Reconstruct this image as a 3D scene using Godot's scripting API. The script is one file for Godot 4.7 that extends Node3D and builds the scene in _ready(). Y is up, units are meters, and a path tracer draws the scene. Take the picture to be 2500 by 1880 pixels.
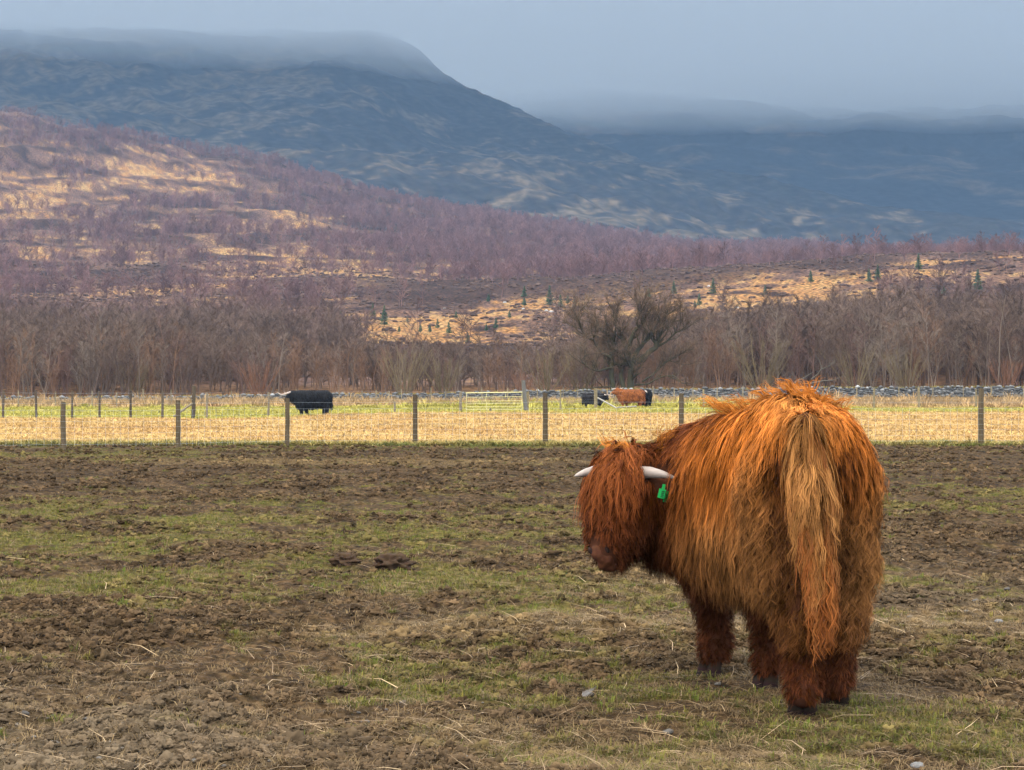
extends Node3D
# A muddy paddock with a long-haired cow, fences, birch woods and cloud-capped mountains.
# Distances ahead of the camera are written as "d" (world z = -d).

var rng := RandomNumberGenerator.new()
var noises := {}
var clock := 0

# ---------------------------------------------------------------- mesh buffer
class MB:
	var v := PackedVector3Array()
	var n := PackedVector3Array()
	var c := PackedColorArray()
	var t := PackedVector2Array()
	var ix := PackedInt32Array()

	func mesh(m: Material) -> ArrayMesh:
		var a := []
		a.resize(Mesh.ARRAY_MAX)
		a[Mesh.ARRAY_VERTEX] = v
		if n.size() == v.size():
			a[Mesh.ARRAY_NORMAL] = n
		if c.size() == v.size():
			a[Mesh.ARRAY_COLOR] = c
		if t.size() == v.size():
			a[Mesh.ARRAY_TEX_UV] = t
		a[Mesh.ARRAY_INDEX] = ix
		var am := ArrayMesh.new()
		am.add_surface_from_arrays(Mesh.PRIMITIVE_TRIANGLES, a)
		am.surface_set_material(0, m)
		return am

	# a tube along points, clockwise seen from outside
	func tube(pts: PackedVector3Array, rad: PackedFloat32Array, sides: int, col: Color, tip := Color(-1, 0, 0), cap := true) -> void:
		var first := v.size()
		var k := pts.size()
		var side := Vector3.ZERO
		for i in k:
			var dir := (pts[mini(i + 1, k - 1)] - pts[maxi(i - 1, 0)]).normalized()
			if i == 0:
				side = dir.cross(Vector3(0.31, 0.2, 0.93)).normalized()
				if side.length() < 0.5:
					side = dir.cross(Vector3.RIGHT).normalized()
			side = (side - dir * side.dot(dir)).normalized()
			var up := dir.cross(side)
			var cc := col if tip.r < 0.0 else col.lerp(tip, float(i) / (k - 1))
			for j in sides:
				var an := TAU * j / sides
				var nn := side * cos(an) + up * sin(an)
				v.append(pts[i] + nn * rad[i])
				n.append(nn)
				c.append(cc)
		for i in k - 1:
			for j in sides:
				var a := first + i * sides + j
				var b := first + i * sides + (j + 1) % sides
				ix.append_array([a, a + sides, b, b, a + sides, b + sides])
		if cap:
			for e in 2:
				var at := (k - 1) * e
				var dir := (pts[at] - pts[at - 1] if e else pts[0] - pts[1]).normalized()
				var m := v.size()
				v.append(pts[at])
				n.append(dir)
				c.append(col if tip.r < 0.0 or e == 0 else tip)
				for j in sides:
					v.append(v[first + at * sides + j])
					n.append(dir)
					c.append(c[m])
				for j in sides:
					if e:
						ix.append_array([m, m + 1 + (j + 1) % sides, m + 1 + j])
					else:
						ix.append_array([m, m + 1 + j, m + 1 + (j + 1) % sides])

	# one thin flat leaf, blade or twig of two segments; drawn from both sides
	func blade(a: Vector3, b: Vector3, e: Vector3, w: float, side: Vector3, col: Color, tip: Color) -> void:
		var k := v.size()
		var nn := (b - a).cross(side).normalized()
		v.append_array([a - side * w, a + side * w, b - side * w * 0.7, b + side * w * 0.7, e])
		for i in 5:
			n.append(nn)
		var mid := col.lerp(tip, 0.5)
		c.append_array([col, col, mid, mid, tip])
		# winding so that the face normal is nn
		ix.append_array([k, k + 1, k + 2, k + 1, k + 3, k + 2, k + 2, k + 3, k + 4])

	func box(at: Vector3, half: Vector3, basis: Basis, col: Color) -> void:
		for f in 6:
			var ax := f / 2
			var s := 1.0 if f % 2 else -1.0
			var nn := Vector3.ZERO
			nn[ax] = s
			var p := Vector3.ZERO
			var q := Vector3.ZERO
			p[(ax + 1) % 3] = 1.0
			q[(ax + 2) % 3] = s
			var k := v.size()
			for w in [[-1, -1], [1, -1], [1, 1], [-1, 1]]:
				v.append(at + basis * ((nn + p * float(w[0]) + q * float(w[1])) * half))
				n.append((basis * nn).normalized())
				c.append(col)
			ix.append_array([k, k + 2, k + 1, k, k + 3, k + 2])


func noise(id: int, freq: float, octaves := 3, kind := FastNoiseLite.TYPE_SIMPLEX_SMOOTH) -> FastNoiseLite:
	if not noises.has(id):
		var f := FastNoiseLite.new()
		f.seed = id
		f.frequency = freq
		f.noise_type = kind
		f.fractal_type = FastNoiseLite.FRACTAL_FBM if octaves > 1 else FastNoiseLite.FRACTAL_NONE
		f.fractal_octaves = octaves
		noises[id] = f
	return noises[id]


func rnd(a: float, b: float) -> float:
	return rng.randf_range(a, b)


func tick(what: String) -> void:
	var now := Time.get_ticks_msec()
	print("%s %d ms" % [what, now - clock])
	clock = now


# ---------------------------------------------------------------- naming helpers
func tag(o: Node3D, label := "", category := "", group := "", kind := "") -> Node3D:
	if label:
		o.set_meta("label", label)
	if category:
		o.set_meta("category", category)
	if group:
		o.set_meta("group", group)
	if kind:
		o.set_meta("kind", kind)
	return o


func numbered(called: String) -> String:
	if not has_node(NodePath(called)):
		return called
	var i: int = int(get_meta("count_" + called)) if has_meta("count_" + called) else 1
	while has_node(NodePath("%s_%03d" % [called, i])):
		i += 1
	set_meta("count_" + called, i + 1)
	return "%s_%03d" % [called, i]


func base(called: String, at := Vector3.ZERO) -> Node3D:
	var o := Node3D.new()
	o.name = numbered(called)
	add_child(o)
	o.position = at
	return o


func part(called: String, m: Mesh, parent: Node3D = self) -> MeshInstance3D:
	var o := MeshInstance3D.new()
	if parent == self:
		o.name = numbered(called)
	else:
		var i := 0
		var s := called
		while parent.has_node(NodePath(s)):
			i += 1
			s = "%s_%03d" % [called, i]
		o.name = s
	o.mesh = m
	parent.add_child(o, true)
	return o


func copies(called: String, m: Mesh, where: Array[Transform3D], colors: PackedColorArray, parent: Node3D = self) -> MultiMeshInstance3D:
	var mm := MultiMesh.new()
	mm.transform_format = MultiMesh.TRANSFORM_3D
	mm.use_colors = colors.size() > 0
	mm.mesh = m
	mm.instance_count = where.size()
	for i in where.size():
		mm.set_instance_transform(i, where[i])
		if colors.size():
			mm.set_instance_color(i, colors[i])
	var o := MultiMeshInstance3D.new()
	var i := 0
	var s := called
	while parent.has_node(NodePath(s)):
		i += 1
		s = "%s_%03d" % [called, i]
	o.name = s
	o.multimesh = mm
	o.set_meta("kind", "stuff")
	parent.add_child(o, true)
	return o


func matte(rough := 0.95, spec := 0.2) -> StandardMaterial3D:
	var m := StandardMaterial3D.new()
	m.vertex_color_use_as_albedo = true
	m.roughness = rough
	m.metallic_specular = spec
	return m


# grain: a seamless noise picture whose brightness swings about one
func grain(id: int, freq: float, low: Color, high: Color, octaves := 5, size := 512) -> NoiseTexture2D:
	var f := FastNoiseLite.new()
	f.seed = id
	f.frequency = freq
	f.fractal_octaves = octaves
	var g := Gradient.new()
	g.set_color(0, low)
	g.set_color(1, high)
	g.set_offset(0, 0.2)
	g.set_offset(1, 0.8)
	var t := NoiseTexture2D.new()
	t.width = size
	t.height = size
	t.seamless = true
	t.noise = f
	t.color_ramp = g
	return t


func bump(id: int, freq: float, octaves := 4, size := 512) -> NoiseTexture2D:
	var f := FastNoiseLite.new()
	f.seed = id
	f.frequency = freq
	f.fractal_octaves = octaves
	var t := NoiseTexture2D.new()
	t.width = size
	t.height = size
	t.seamless = true
	t.noise = f
	return t


func _ready() -> void:
	rng.seed = 7
	clock = Time.get_ticks_msec()
	# camera, sky, sun, exposure
	var cam := Camera3D.new()
	cam.name = "camera"
	cam.fov = 23.05
	cam.near = 0.1
	cam.far = 20000.0
	add_child(cam)
	cam.position = Vector3(0, 1.3, 0)
	cam.rotation_degrees = Vector3(0.09, 0, 0)
	cam.current = true

	var env := Environment.new()
	env.background_mode = Environment.BG_SKY
	var sm := ProceduralSkyMaterial.new()
	sm.sky_horizon_color = Color(0.72, 0.79, 0.89)
	sm.sky_top_color = Color(0.96, 0.98, 1.0)
	sm.sky_curve = 0.5
	sm.ground_horizon_color = Color(0.4, 0.37, 0.33)
	sm.ground_bottom_color = Color(0.3, 0.27, 0.22)
	sm.sky_energy_multiplier = 1.6
	var sky := Sky.new()
	sky.sky_material = sm
	env.sky = sky
	env.tonemap_mode = Environment.TONE_MAPPER_LINEAR
	env.tonemap_exposure = 2.1
	env.sdfgi_enabled = true
	env.ssao_enabled = true
	env.ssil_enabled = true
	env.fog_enabled = true
	env.fog_mode = Environment.FOG_MODE_EXPONENTIAL
	env.fog_density = 0.00006
	env.fog_light_color = Color(0.68, 0.84, 1.0)
	env.volumetric_fog_enabled = true
	env.volumetric_fog_density = 0.0
	var we := WorldEnvironment.new()
	we.name = "world_environment"
	we.environment = env
	add_child(we)

	var sun := DirectionalLight3D.new()
	sun.name = "sun"
	sun.light_color = Color(1.0, 0.93, 0.82)
	sun.light_energy = 0.5
	sun.light_angular_distance = 14.0
	sun.shadow_enabled = true
	sun.sky_mode = DirectionalLight3D.SKY_MODE_LIGHT_ONLY
	add_child(sun)
	sun.rotation_degrees = Vector3(-52, -38, 0)

	build_land()
	tick("land")
	build_mountains()
	tick("mountains")
	build_clouds()
	build_trees()
	tick("trees")
	build_fences()
	tick("fences")
	build_cows()
	tick("cows")
	build_ground_cover()
	tick("ground cover")


# ---------------------------------------------------------------- the land
const HILL_A := [-0.40, -0.271, -0.149, -0.026, 0.097, 0.220, 0.40]
const HILL_D := [170.0, 200.0, 260.0, 350.0, 420.0, 500.0, 560.0, 650.0, 800.0, 1000.0, 1250.0, 1400.0, 1800.0]
# how far below (-) or above (+) eye level the slope stands, in thousandths of its distance
const HILL_E := [
	[-8, -8, -6, -4, -3, -2.5, -2],
	[-1, -1, 0, 0, 1, 2.5, 3],
	[11, 11, 10, 8, 12, 17, 19],
	[25, 25, 25, 23, 30, 37, 42],
	[36, 36, 37, 37, 47, 54, 58],
	[46, 46, 46, 49, 60, 67, 70],
	[54, 52, 53, 55, 62, 68.5, 71],
	[66, 61, 62, 57, 58, 63, 64],
	[92, 79, 75, 68, 62, 64, 65],
	[118, 101, 93, 81, 69, 67, 68],
	[158, 142, 121, 91, 73, 69, 70],
	[153, 136, 114, 88, 72, 68, 69],
	[112, 108, 95, 78, 66, 64, 66],
]


func cubic(p0: float, p1: float, p2: float, p3: float, t: float) -> float:
	return p1 + 0.5 * t * (p2 - p0 + t * (2.0 * p0 - 5.0 * p1 + 4.0 * p2 - p3 + t * (3.0 * (p1 - p2) + p3 - p0)))


func hill_y(x: float, d: float) -> float:
	var a := clampf(x / d, -0.5, 0.5)
	var i := 0
	while i < 5 and HILL_A[i + 1] < a:
		i += 1
	var ta := clampf((a - HILL_A[i]) / (HILL_A[i + 1] - HILL_A[i]), -0.5, 1.5)
	ta = clampf(ta, 0, 1)
	var j := 0
	while j < 11 and HILL_D[j + 1] < d:
		j += 1
	var td := clampf((d - HILL_D[j]) / (HILL_D[j + 1] - HILL_D[j]), 0.0, 1.0)
	var st := ta * ta * (3.0 - 2.0 * ta)
	st = lerpf(ta, st, 0.5)
	var e := PackedFloat32Array()
	for q in 4:
		var r: Array = HILL_E[clampi(j - 1 + q, 0, 12)]
		e.append(lerpf(r[i], r[i + 1], st))
	var y := 1.3 + cubic(e[0], e[1], e[2], e[3], td) * 0.001 * d
	var rough := clampf((d - 180.0) / 250.0, 0.0, 1.0) * (1.0 + clampf((d - 600.0) / 400.0, 0.0, 2.2))
	y += noise(11, 0.012, 4).get_noise_2d(x, d) * 2.6 * rough
	y += noise(12, 0.05, 2).get_noise_2d(x, d) * 0.5 * rough
	return y


func land_y(x: float, d: float) -> float:
	if d < 43.0:
		return 0.0
	var y := noise(13, 0.05, 3).get_noise_2d(x, d) * 0.10 * clampf((d - 43.0) / 15.0, 0, 1)
	if d > 138.0:
		var t := clampf((d - 138.0) / 34.0, 0.0, 1.0)
		var far := hill_y(x, maxf(d, 172.0))
		y = lerpf(y, far, t * t * (3.0 - 2.0 * t))
	return y


# long soft rises and dips in the paddock
func paddock_y(x: float, d: float) -> float:
	var fade := clampf((43.0 - d) / 4.0, 0.0, 1.0)
	var y := noise(21, 0.09, 2).get_noise_2d(x, d) * 0.06
	y += 0.05 * exp(-pow((d - 10.3 + 0.25 * (x - 1.0)) / 0.55, 2.0)) * clampf((x + 0.8) / 1.0, 0, 1)
	return y * fade


func mud_rough(x: float, d: float) -> float:
	var r := 1.0 - absf(noise(22, 0.9, 3).get_noise_2d(x, d)) * 2.2
	var big := noise(23, 0.42, 2).get_noise_2d(x, d)
	var fine := noise(24, 3.2, 3).get_noise_2d(x, d)
	return r * 0.020 + big * 0.035 + fine * 0.042


var last_green := 0.0


func mud_y(x: float, d: float) -> float:
	var fade := clampf((43.0 - d) / 3.0, 0.0, 1.0)
	last_green = green_at(x, d)
	var calm := 1.0 - 0.45 * last_green
	# the cow's hooves stand on trodden, level ground
	var near := clampf(Vector2(x - 1.15, d - 8.1).length() / 0.9 - 0.35, 0.12, 1.0)
	return paddock_y(x, d) * near + mud_rough(x, d) * fade * calm * near - 0.01


const GREENS := [[-4.6, 16.5, 4.5, 5.0, 0.8], [-0.3, 17.5, 3.0, 4.0, 0.62], [-1.0, 13.0, 3.2, 1.4, 0.75], [1.0, 12.6, 2.0, 1.3, 0.8], [0.2, 8.6, 0.9, 0.9, 0.7], [0.9, 6.7, 1.1, 0.6, 0.75], [1.9, 7.2, 0.8, 0.7, 0.95], [2.5, 6.5, 0.9, 0.5, 0.9], [2.6, 8.8, 0.7, 0.7, 0.7], [5.5, 22.0, 2.4, 4.0, 0.5], [-9.0, 37.0, 4.0, 3.5, 0.8], [-5.0, 40.0, 5.0, 1.6, 0.65], [0.0, 42.2, 14.0, 0.9, 1.0], [12.0, 42.2, 8.0, 0.8, 0.9], [1.0, 7.4, 0.7, 0.5, 0.55], [3.6, 12.0, 0.8, 1.0, 0.5]]
const STRAWS := [[0.7, 10.3, 2.2, 0.6, 1.0], [0.2, 9.4, 1.1, 0.5, 0.45], [-3.0, 33.0, 6.0, 1.6, 0.75], [0.9, 13.0, 1.5, 1.6, 0.55], [3.2, 9.6, 1.0, 0.8, 0.6], [0.7, 6.6, 0.9, 0.7, 0.45], [2.6, 10.8, 1.0, 0.7, 0.5], [6.0, 36.0, 3.0, 1.0, 0.45], [-1.0, 12.2, 2.0, 0.5, 0.4], [0.2, 7.2, 0.8, 0.4, 0.4], [2.2, 7.9, 0.8, 0.4, 0.35]]


var blob_rows := {}


# blobs that reach this distance; a row of the sheet asks for them once
func blobs(list: Array, x: float, d: float) -> float:
	var kept: Array = blob_rows.get(list.size(), [-1.0, []])
	if kept[0] != d:
		var near := []
		for b in list:
			if absf(d - b[1]) < 2.0 * b[3]:
				near.append(b)
		kept = [d, near]
		blob_rows[list.size()] = kept
	var s := 0.0
	for b in kept[1]:
		var p: float = (x - b[0]) / b[2]
		var q: float = (d - b[1]) / b[3]
		var r := p * p + q * q
		if r < 4.0:
			s = maxf(s, b[4] * exp(-r))
	return s


func green_at(x: float, d: float) -> float:
	var n := noise(31, 0.55, 3).get_noise_2d(x, d) * 0.5 + noise(32, 2.6, 2).get_noise_2d(x, d) * 0.35
	return smoothstep(0.38, 0.85, blobs(GREENS, x, d) * 0.62 + n * 1.25 + 0.235)


func straw_at(x: float, d: float) -> float:
	var n := noise(33, 0.7, 3).get_noise_2d(x, d) * 0.5 + noise(34, 4.0, 2).get_noise_2d(x, d) * 0.3
	return smoothstep(0.25, 0.8, blobs(STRAWS, x, d) + n * 0.7 + 0.06)


func grey_at(x: float, d: float) -> float:
	return clampf(exp(-(pow((x + 1.9) / 1.2, 2.0) + pow((d - 6.9) / 1.3, 2.0))) + 0.5 * exp(-(pow((x - 2.9) / 0.9, 2.0) + pow((d - 12.0) / 2.2, 2.0))), 0.0, 1.0)


func mud_color(x: float, d: float) -> Color:
	var n := noise(35, 0.8, 4).get_noise_2d(x, d)
	var m := noise(36, 5.0, 2).get_noise_2d(x, d)
	var c := Color(0.150, 0.098, 0.058).lerp(Color(0.085, 0.056, 0.034), clampf(0.5 + n * 1.3, 0, 1)) * (1.0 + noise(44, 17.0, 2).get_noise_2d(x, d) * 1.1)
	c = c.lerp(Color(0.24, 0.15, 0.085), clampf(m * 1.4 - 0.2, 0, 0.7))
	c = c.lerp(Color(0.24, 0.19, 0.145), grey_at(x, d) * clampf(0.75 + n, 0, 1))
	var s := straw_at(x, d)
	c = c.lerp(Color(0.36, 0.25, 0.13), s * clampf(0.55 + m, 0.2, 0.9))
	var g := last_green
	c = c.lerp(Color(0.20, 0.19, 0.045).lerp(Color(0.31, 0.26, 0.085), clampf(0.4 + m * 1.5, 0, 1)), g * 0.75)
	return c * Color(0.565, 0.52, 0.41)


func meadow_color(x: float, d: float) -> Color:
	var n := noise(37, 0.16, 4).get_noise_2d(x, d * 0.6)
	var m := noise(38, 0.9, 3).get_noise_2d(x, d)
	var c := Color(0.54, 0.375, 0.145).lerp(Color(0.45, 0.28, 0.10), clampf(0.4 + n * 1.5, 0, 1))
	c = c.lerp(Color(0.58, 0.45, 0.22), clampf(m * 1.2, 0, 0.6))
	c = c.lerp(Color(0.30, 0.18, 0.08), clampf(-m * 2.0 - 0.55, 0, 0.7))
	# a greener band along the middle of the field
	var a := x / d
	var start := 81.0 + 16.0 * smoothstep(-0.16, -0.05, a) + 4.0 * smoothstep(0.1, 0.2, a) + 5.0 * n
	var end := 127.0 + 12.0 * smoothstep(-0.1, 0.0, a) - 14.0 * smoothstep(0.12, 0.2, a) + 9.0 * n
	var g := smoothstep(start - 2.5, start + 3.0, d) * (1.0 - smoothstep(end - 4.0, end + 4.0, d))
	c = c.lerp(Color(0.31, 0.33, 0.045).lerp(Color(0.42, 0.39, 0.09), clampf(0.5 + m * 1.6, 0, 1)), g * 0.88)
	c = c.lerp(Color(0.20, 0.19, 0.05), (1.0 - smoothstep(43.4, 45.4, d + m)) * 0.75)
	var far := smoothstep(end - 4.0, end + 6.0, d)
	c = c.lerp(Color(0.42, 0.29, 0.15).lerp(Color(0.30, 0.21, 0.11), clampf(0.5 + n * 2.0, 0, 1)), far * 0.8)
	return c * Color(0.70, 0.625, 0.53)


const STRAW_PATCHES := [[-0.046, 385.0, 0.056, 34.0, 1.05], [0.008, 452.0, 0.036, 26.0, 0.9], [0.135, 425.0, 0.055, 50.0, 1.05], [0.105, 380.0, 0.05, 25.0, 0.9], [0.205, 470.0, 0.03, 30.0, 0.7], [0.24, 506.0, 0.05, 9.0, 1.0], [0.125, 478.0, 0.02, 10.0, 0.9], [-0.25, 1000.0, 0.05, 140.0, 0.5], [-0.18, 1130.0, 0.04, 70.0, 0.6], [-0.13, 960.0, 0.04, 60.0, 0.5], [-0.1, 640.0, 0.09, 50.0, 0.5], [-0.07, 700.0, 0.08, 40.0, 0.62], [-0.2, 560.0, 0.07, 40.0, 0.58], [-0.03, 620.0, 0.05, 45.0, 0.45], [-0.14, 520.0, 0.05, 30.0, 0.55], [-0.24, 740.0, 0.05, 30.0, 0.5], [-0.12, 780.0, 0.06, 35.0, 0.52], [-0.11, 455.0, 0.035, 22.0, 0.5]]


func straw_patch(a: float, d: float) -> float:
	var s := 0.0
	for b in STRAW_PATCHES:
		var r: float = pow((a - b[0]) / b[2], 2.0) + pow((d - b[1]) / b[3], 2.0)
		if r < 5.0:
			s = maxf(s, b[4] * exp(-r * 0.7))
	return s


func hill_color(x: float, d: float) -> Color:
	var a := x / d
	var n := noise(41, 0.022, 4).get_noise_2d(x, d)
	var m := noise(42, 0.11, 3).get_noise_2d(x, d)
	var f := noise(43, 0.35, 2).get_noise_2d(x, d)
	var heather := Color(0.038, 0.019, 0.012).lerp(Color(0.072, 0.037, 0.023), clampf(0.5 + f * 1.4, 0, 1))
	var bracken := Color(0.20, 0.105, 0.060).lerp(Color(0.145, 0.080, 0.055), clampf(0.5 + m * 1.4, 0, 1))
	var straw := Color(0.37, 0.175, 0.055).lerp(Color(0.43, 0.255, 0.10), clampf(0.15 + f * 1.6 + n, 0, 1))
	var p := straw_patch(a, d)
	var c := heather.lerp(bracken, smoothstep(-0.15, 0.3, n + m * 0.6 + clampf(p, 0, 0.5)))
	c = c.lerp(straw, smoothstep(0.52, 0.66, p + n * 0.75 + m * 0.6 + f * 0.2))
	var crest := smoothstep(0.0, 0.05, a + 0.11) * smoothstep(455.0, 490.0, d + n * 60.0) * (1.0 - smoothstep(600.0, 640.0, d)) * (1.0 - smoothstep(0.19, 0.22, a))
	c = c.lerp(heather * 1.1, crest * 0.85)
	c = c.lerp(Color(0.27, 0.14, 0.06), (1.0 - smoothstep(185.0, 235.0, d)) * 0.75)
	return c


# a sheet that opens out with distance, so that its facets look equally large everywhere
func fan(a0: float, a1: float, cols: int, rows: PackedFloat32Array, height: Callable, color: Callable) -> MB:
	var b := MB.new()
	var nr := rows.size()
	b.v.resize(nr * (cols + 1))
	b.c.resize(nr * (cols + 1))
	b.t.resize(nr * (cols + 1))
	b.n.resize(nr * (cols + 1))
	for i in nr:
		var d := rows[i]
		for j in cols + 1:
			# the outermost strips widen quickly, far past the edge of the view
			var a := lerpf(a0, a1, float(j) / cols)
			var over := maxf(0.0, absf(a) / a1 - 0.9) * 10.0
			a += signf(a) * over * over * 0.55
			var x := a * d
			var k := i * (cols + 1) + j
			b.v[k] = Vector3(x, height.call(x, d), -d)
			b.c[k] = color.call(x, d)
			b.t[k] = Vector2(x, -d)
	for i in nr:
		for j in cols + 1:
			var k := i * (cols + 1) + j
			var l := k - 1 if j > 0 else k
			var r := k + 1 if j < cols else k
			var u := k + cols + 1 if i < nr - 1 else k
			var w := k - cols - 1 if i > 0 else k
			var nn := (b.v[r] - b.v[l]).cross(b.v[u] - b.v[w]).normalized()
			b.n[k] = nn if nn.y > 0.0 else -nn
	b.ix.resize((nr - 1) * cols * 6)
	var q := 0
	for i in nr - 1:
		for j in cols:
			var k := i * (cols + 1) + j
			var u := k + cols + 1
			for w in [k, u, k + 1, k + 1, u, u + 1]:
				b.ix[q] = w
				q += 1
	return b


func geometric(d0: float, d1: float, n: int) -> PackedFloat32Array:
	var r := PackedFloat32Array()
	for i in n + 1:
		r.append(d0 * pow(d1 / d0, float(i) / n))
	return r


func earth(scale: float, id: int, relief: float, low := Color(0.62, 0.62, 0.62), high := Color(1, 1, 1)) -> StandardMaterial3D:
	var m := matte(0.97, 0.12)
	m.albedo_color = Color(0.8, 0.8, 0.8)
	m.albedo_texture = grain(id, 0.03, low, high)
	m.uv1_scale = Vector3(scale, scale, 1)
	if relief > 0.0:
		m.heightmap_enabled = true
		m.heightmap_texture = bump(id + 1, 0.035)
		m.heightmap_scale = relief
	return m


func build_land() -> void:
	var mud_rows := geometric(0.8, 5.0, 14)
	mud_rows.append_array(geometric(5.2, 43.0, 600))
	var mud := fan(-0.40, 0.40, 320, mud_rows, mud_y, mud_color)
	tag(part("ground", mud.mesh(earth(0.9, 101, 2.0))), "", "", "", "structure")
	tick("mud")
	var meadow := fan(-0.42, 0.42, 220, geometric(43.0, 172.0, 260), land_y, meadow_color)
	tag(part("meadow", meadow.mesh(earth(0.35, 111, 3.0))), "", "", "", "structure")
	tick("meadow")
	var hill := fan(-0.40, 0.40, 400, geometric(172.0, 1800.0, 360), hill_y, hill_color)
	tag(part("hillside", hill.mesh(earth(0.05, 121, 12.0, Color(0.45, 0.45, 0.45), Color(1.1, 1.1, 1.1)))), "", "", "", "structure")


# ---------------------------------------------------------------- mountains
const PEAK_A := [-0.50, -0.271, -0.160, -0.075, -0.055, -0.038, -0.015, 0.011, 0.030, 0.060, 0.097, 0.16, 0.27, 0.5]
const PEAK_RIDGE := [225.0, 222.0, 212.0, 205.0, 183.0, 170.5, 156.0, 143.5, 135.5, 126.0, 116.0, 106.0, 88.0, 78.0]
const PEAK_FAR := [3300.0, 3300.0, 3200.0, 3100.0, 2900.0, 2800.0, 2650.0, 2500.0, 2400.0, 2300.0, 2200.0, 2100.0, 2000.0, 1900.0]


func along(keys: Array, vals: Array, a: float) -> float:
	var i := 0
	while i < keys.size() - 2 and keys[i + 1] < a:
		i += 1
	return lerpf(vals[i], vals[i + 1], clampf((a - keys[i]) / (keys[i + 1] - keys[i]), 0, 1))


func mountain_y(x: float, d: float) -> float:
	var a := x / d
	var e := along(PEAK_A, PEAK_RIDGE, a) * 0.001
	var dr := along(PEAK_A, PEAK_FAR, a)
	var foot := clampf(0.086 - 0.1 * a, 0.055, 0.12)
	var t := (d - 1350.0) / (dr - 1350.0)
	var y := 0.0
	if t < 1.0:
		y = 1.3 + lerpf(foot - 0.03, e, pow(clampf(t, 0, 1), 0.8)) * d
	else:
		y = 1.3 + e * dr - (d - dr) * 0.25
	var rough := clampf(t * 1.5, 0.0, 1.0) * clampf(1.25 - t, 0.3, 1.0)
	y += noise(51, 0.0028, 5).get_noise_2d(x + d * 0.35, d) * 46.0 * rough
	y += absf(noise(52, 0.006, 3).get_noise_2d(x * 1.4 + d * 0.5, d * 0.5)) * -22.0 * rough
	return capped(y)


# the summits are a broad plateau that ends inside the cloud
func capped(y: float) -> float:
	return y if y < 505.0 else 505.0 + 135.0 * (1.0 - exp(-(y - 505.0) / 135.0))


func mountain_color(x: float, d: float) -> Color:
	var a := x / d
	# grass runs down the slope in streaks that lean to the right
	var n := noise(53, 0.0035, 5).get_noise_2d(x * 1.0 + d * 0.25, d * 0.9)
	var m := noise(54, 0.012, 5).get_noise_2d((x - d * 0.55) * 1.2, (d + x * 0.5) * 0.4)
	var f := noise(55, 0.05, 2).get_noise_2d(x, d)
	var grass := smoothstep(-0.06, 0.16, n * 0.7 + m * 0.9 + f * 0.25 + clampf(-a * 1.9 - 0.20, -0.21, 0.20) - clampf((d - 2300.0) / 3000.0, 0, 0.16))
	var c := Color(0.028, 0.026, 0.024).lerp(Color(0.050, 0.042, 0.036), clampf(0.5 + f * 1.5, 0, 1))
	return c.lerp(Color(0.21, 0.15, 0.085).lerp(Color(0.14, 0.105, 0.065), clampf(0.5 - f * 1.5, 0, 1)), grass * 0.62) * 0.85


func far_mountain_y(x: float, d: float) -> float:
	var e := lerpf(0.062, 0.170, pow(clampf((d - 2150.0) / 1700.0, 0, 1), 0.78))
	var y := 1.3 + e * d
	y += noise(56, 0.0022, 5).get_noise_2d(x, d) * 50.0 * clampf((d - 2300.0) / 900.0, 0, 1)
	return capped(y - 0.06 * maxf(x - 350.0, 0.0) * clampf((d - 2300.0) / 1600.0, 0, 1))


func far_mountain_color(x: float, d: float) -> Color:
	var n := noise(57, 0.0045, 5).get_noise_2d(x * 0.7 + d * 0.5, d)
	var m := noise(58, 0.012, 5).get_noise_2d(x * 0.45 + d * 0.2, d * 0.9)
	var grass := smoothstep(0.12, 0.34, n * 0.7 + m * 0.75)
	return Color(0.024, 0.026, 0.028).lerp(Color(0.13, 0.09, 0.06), grass * 0.7)


func build_mountains() -> void:
	var near := fan(-0.37, 0.37, 440, geometric(1350.0, 4400.0, 220), mountain_y, mountain_color)
	tag(part("mountain", near.mesh(earth(0.0035, 131, 0.0, Color(0.62, 0.62, 0.62), Color(1.0, 1.0, 1.0)))), "", "", "", "structure")
	var far := fan(-0.40, 0.40, 320, geometric(2200.0, 6200.0, 140), far_mountain_y, far_mountain_color)
	tag(part("mountain", far.mesh(earth(0.003, 141, 0.0, Color(0.65, 0.65, 0.65), Color(1.0, 1.0, 1.0)))), "", "", "", "structure")


func build_clouds() -> void:
	# the overcast lies on the mountains: a thin veil under a thicker deck
	for w in [[432.0, 45.0, 0.0022], [477.5, 42.0, 0.0044], [520.0, 42.0, 0.0082], [562.5, 42.0, 0.0155]]:
		var f := FogVolume.new()
		f.name = numbered("cloud")
		f.shape = RenderingServer.FOG_VOLUME_SHAPE_BOX
		f.size = Vector3(9000, w[1], 6500)
		f.position = Vector3(0, w[0] + w[1] * 0.5, -1800.0 - 3250.0)
		var m := FogMaterial.new()
		m.density = w[2]
		m.albedo = Color(0.93, 0.97, 1.0)
		f.material = m
		tag(f, "", "", "", "structure")
		add_child(f)
	# unseen banks added above the deck to shade it in patches
	for w in [[1100.0, 690.0, 3900.0, 2600.0, 150.0, 1500.0, 0.0040], [-300.0, 720.0, 4600.0, 2200.0, 160.0, 1300.0, 0.0035]]:
		var f := FogVolume.new()
		f.name = numbered("cloud")
		f.shape = RenderingServer.FOG_VOLUME_SHAPE_ELLIPSOID
		f.size = Vector3(w[3], w[4], w[5])
		f.position = Vector3(w[0], w[1], -w[2])
		var m := FogMaterial.new()
		m.density = w[6]
		m.albedo = Color(0.93, 0.97, 1.0)
		f.material = m
		tag(f, "", "", "", "structure")
		add_child(f)


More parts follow.
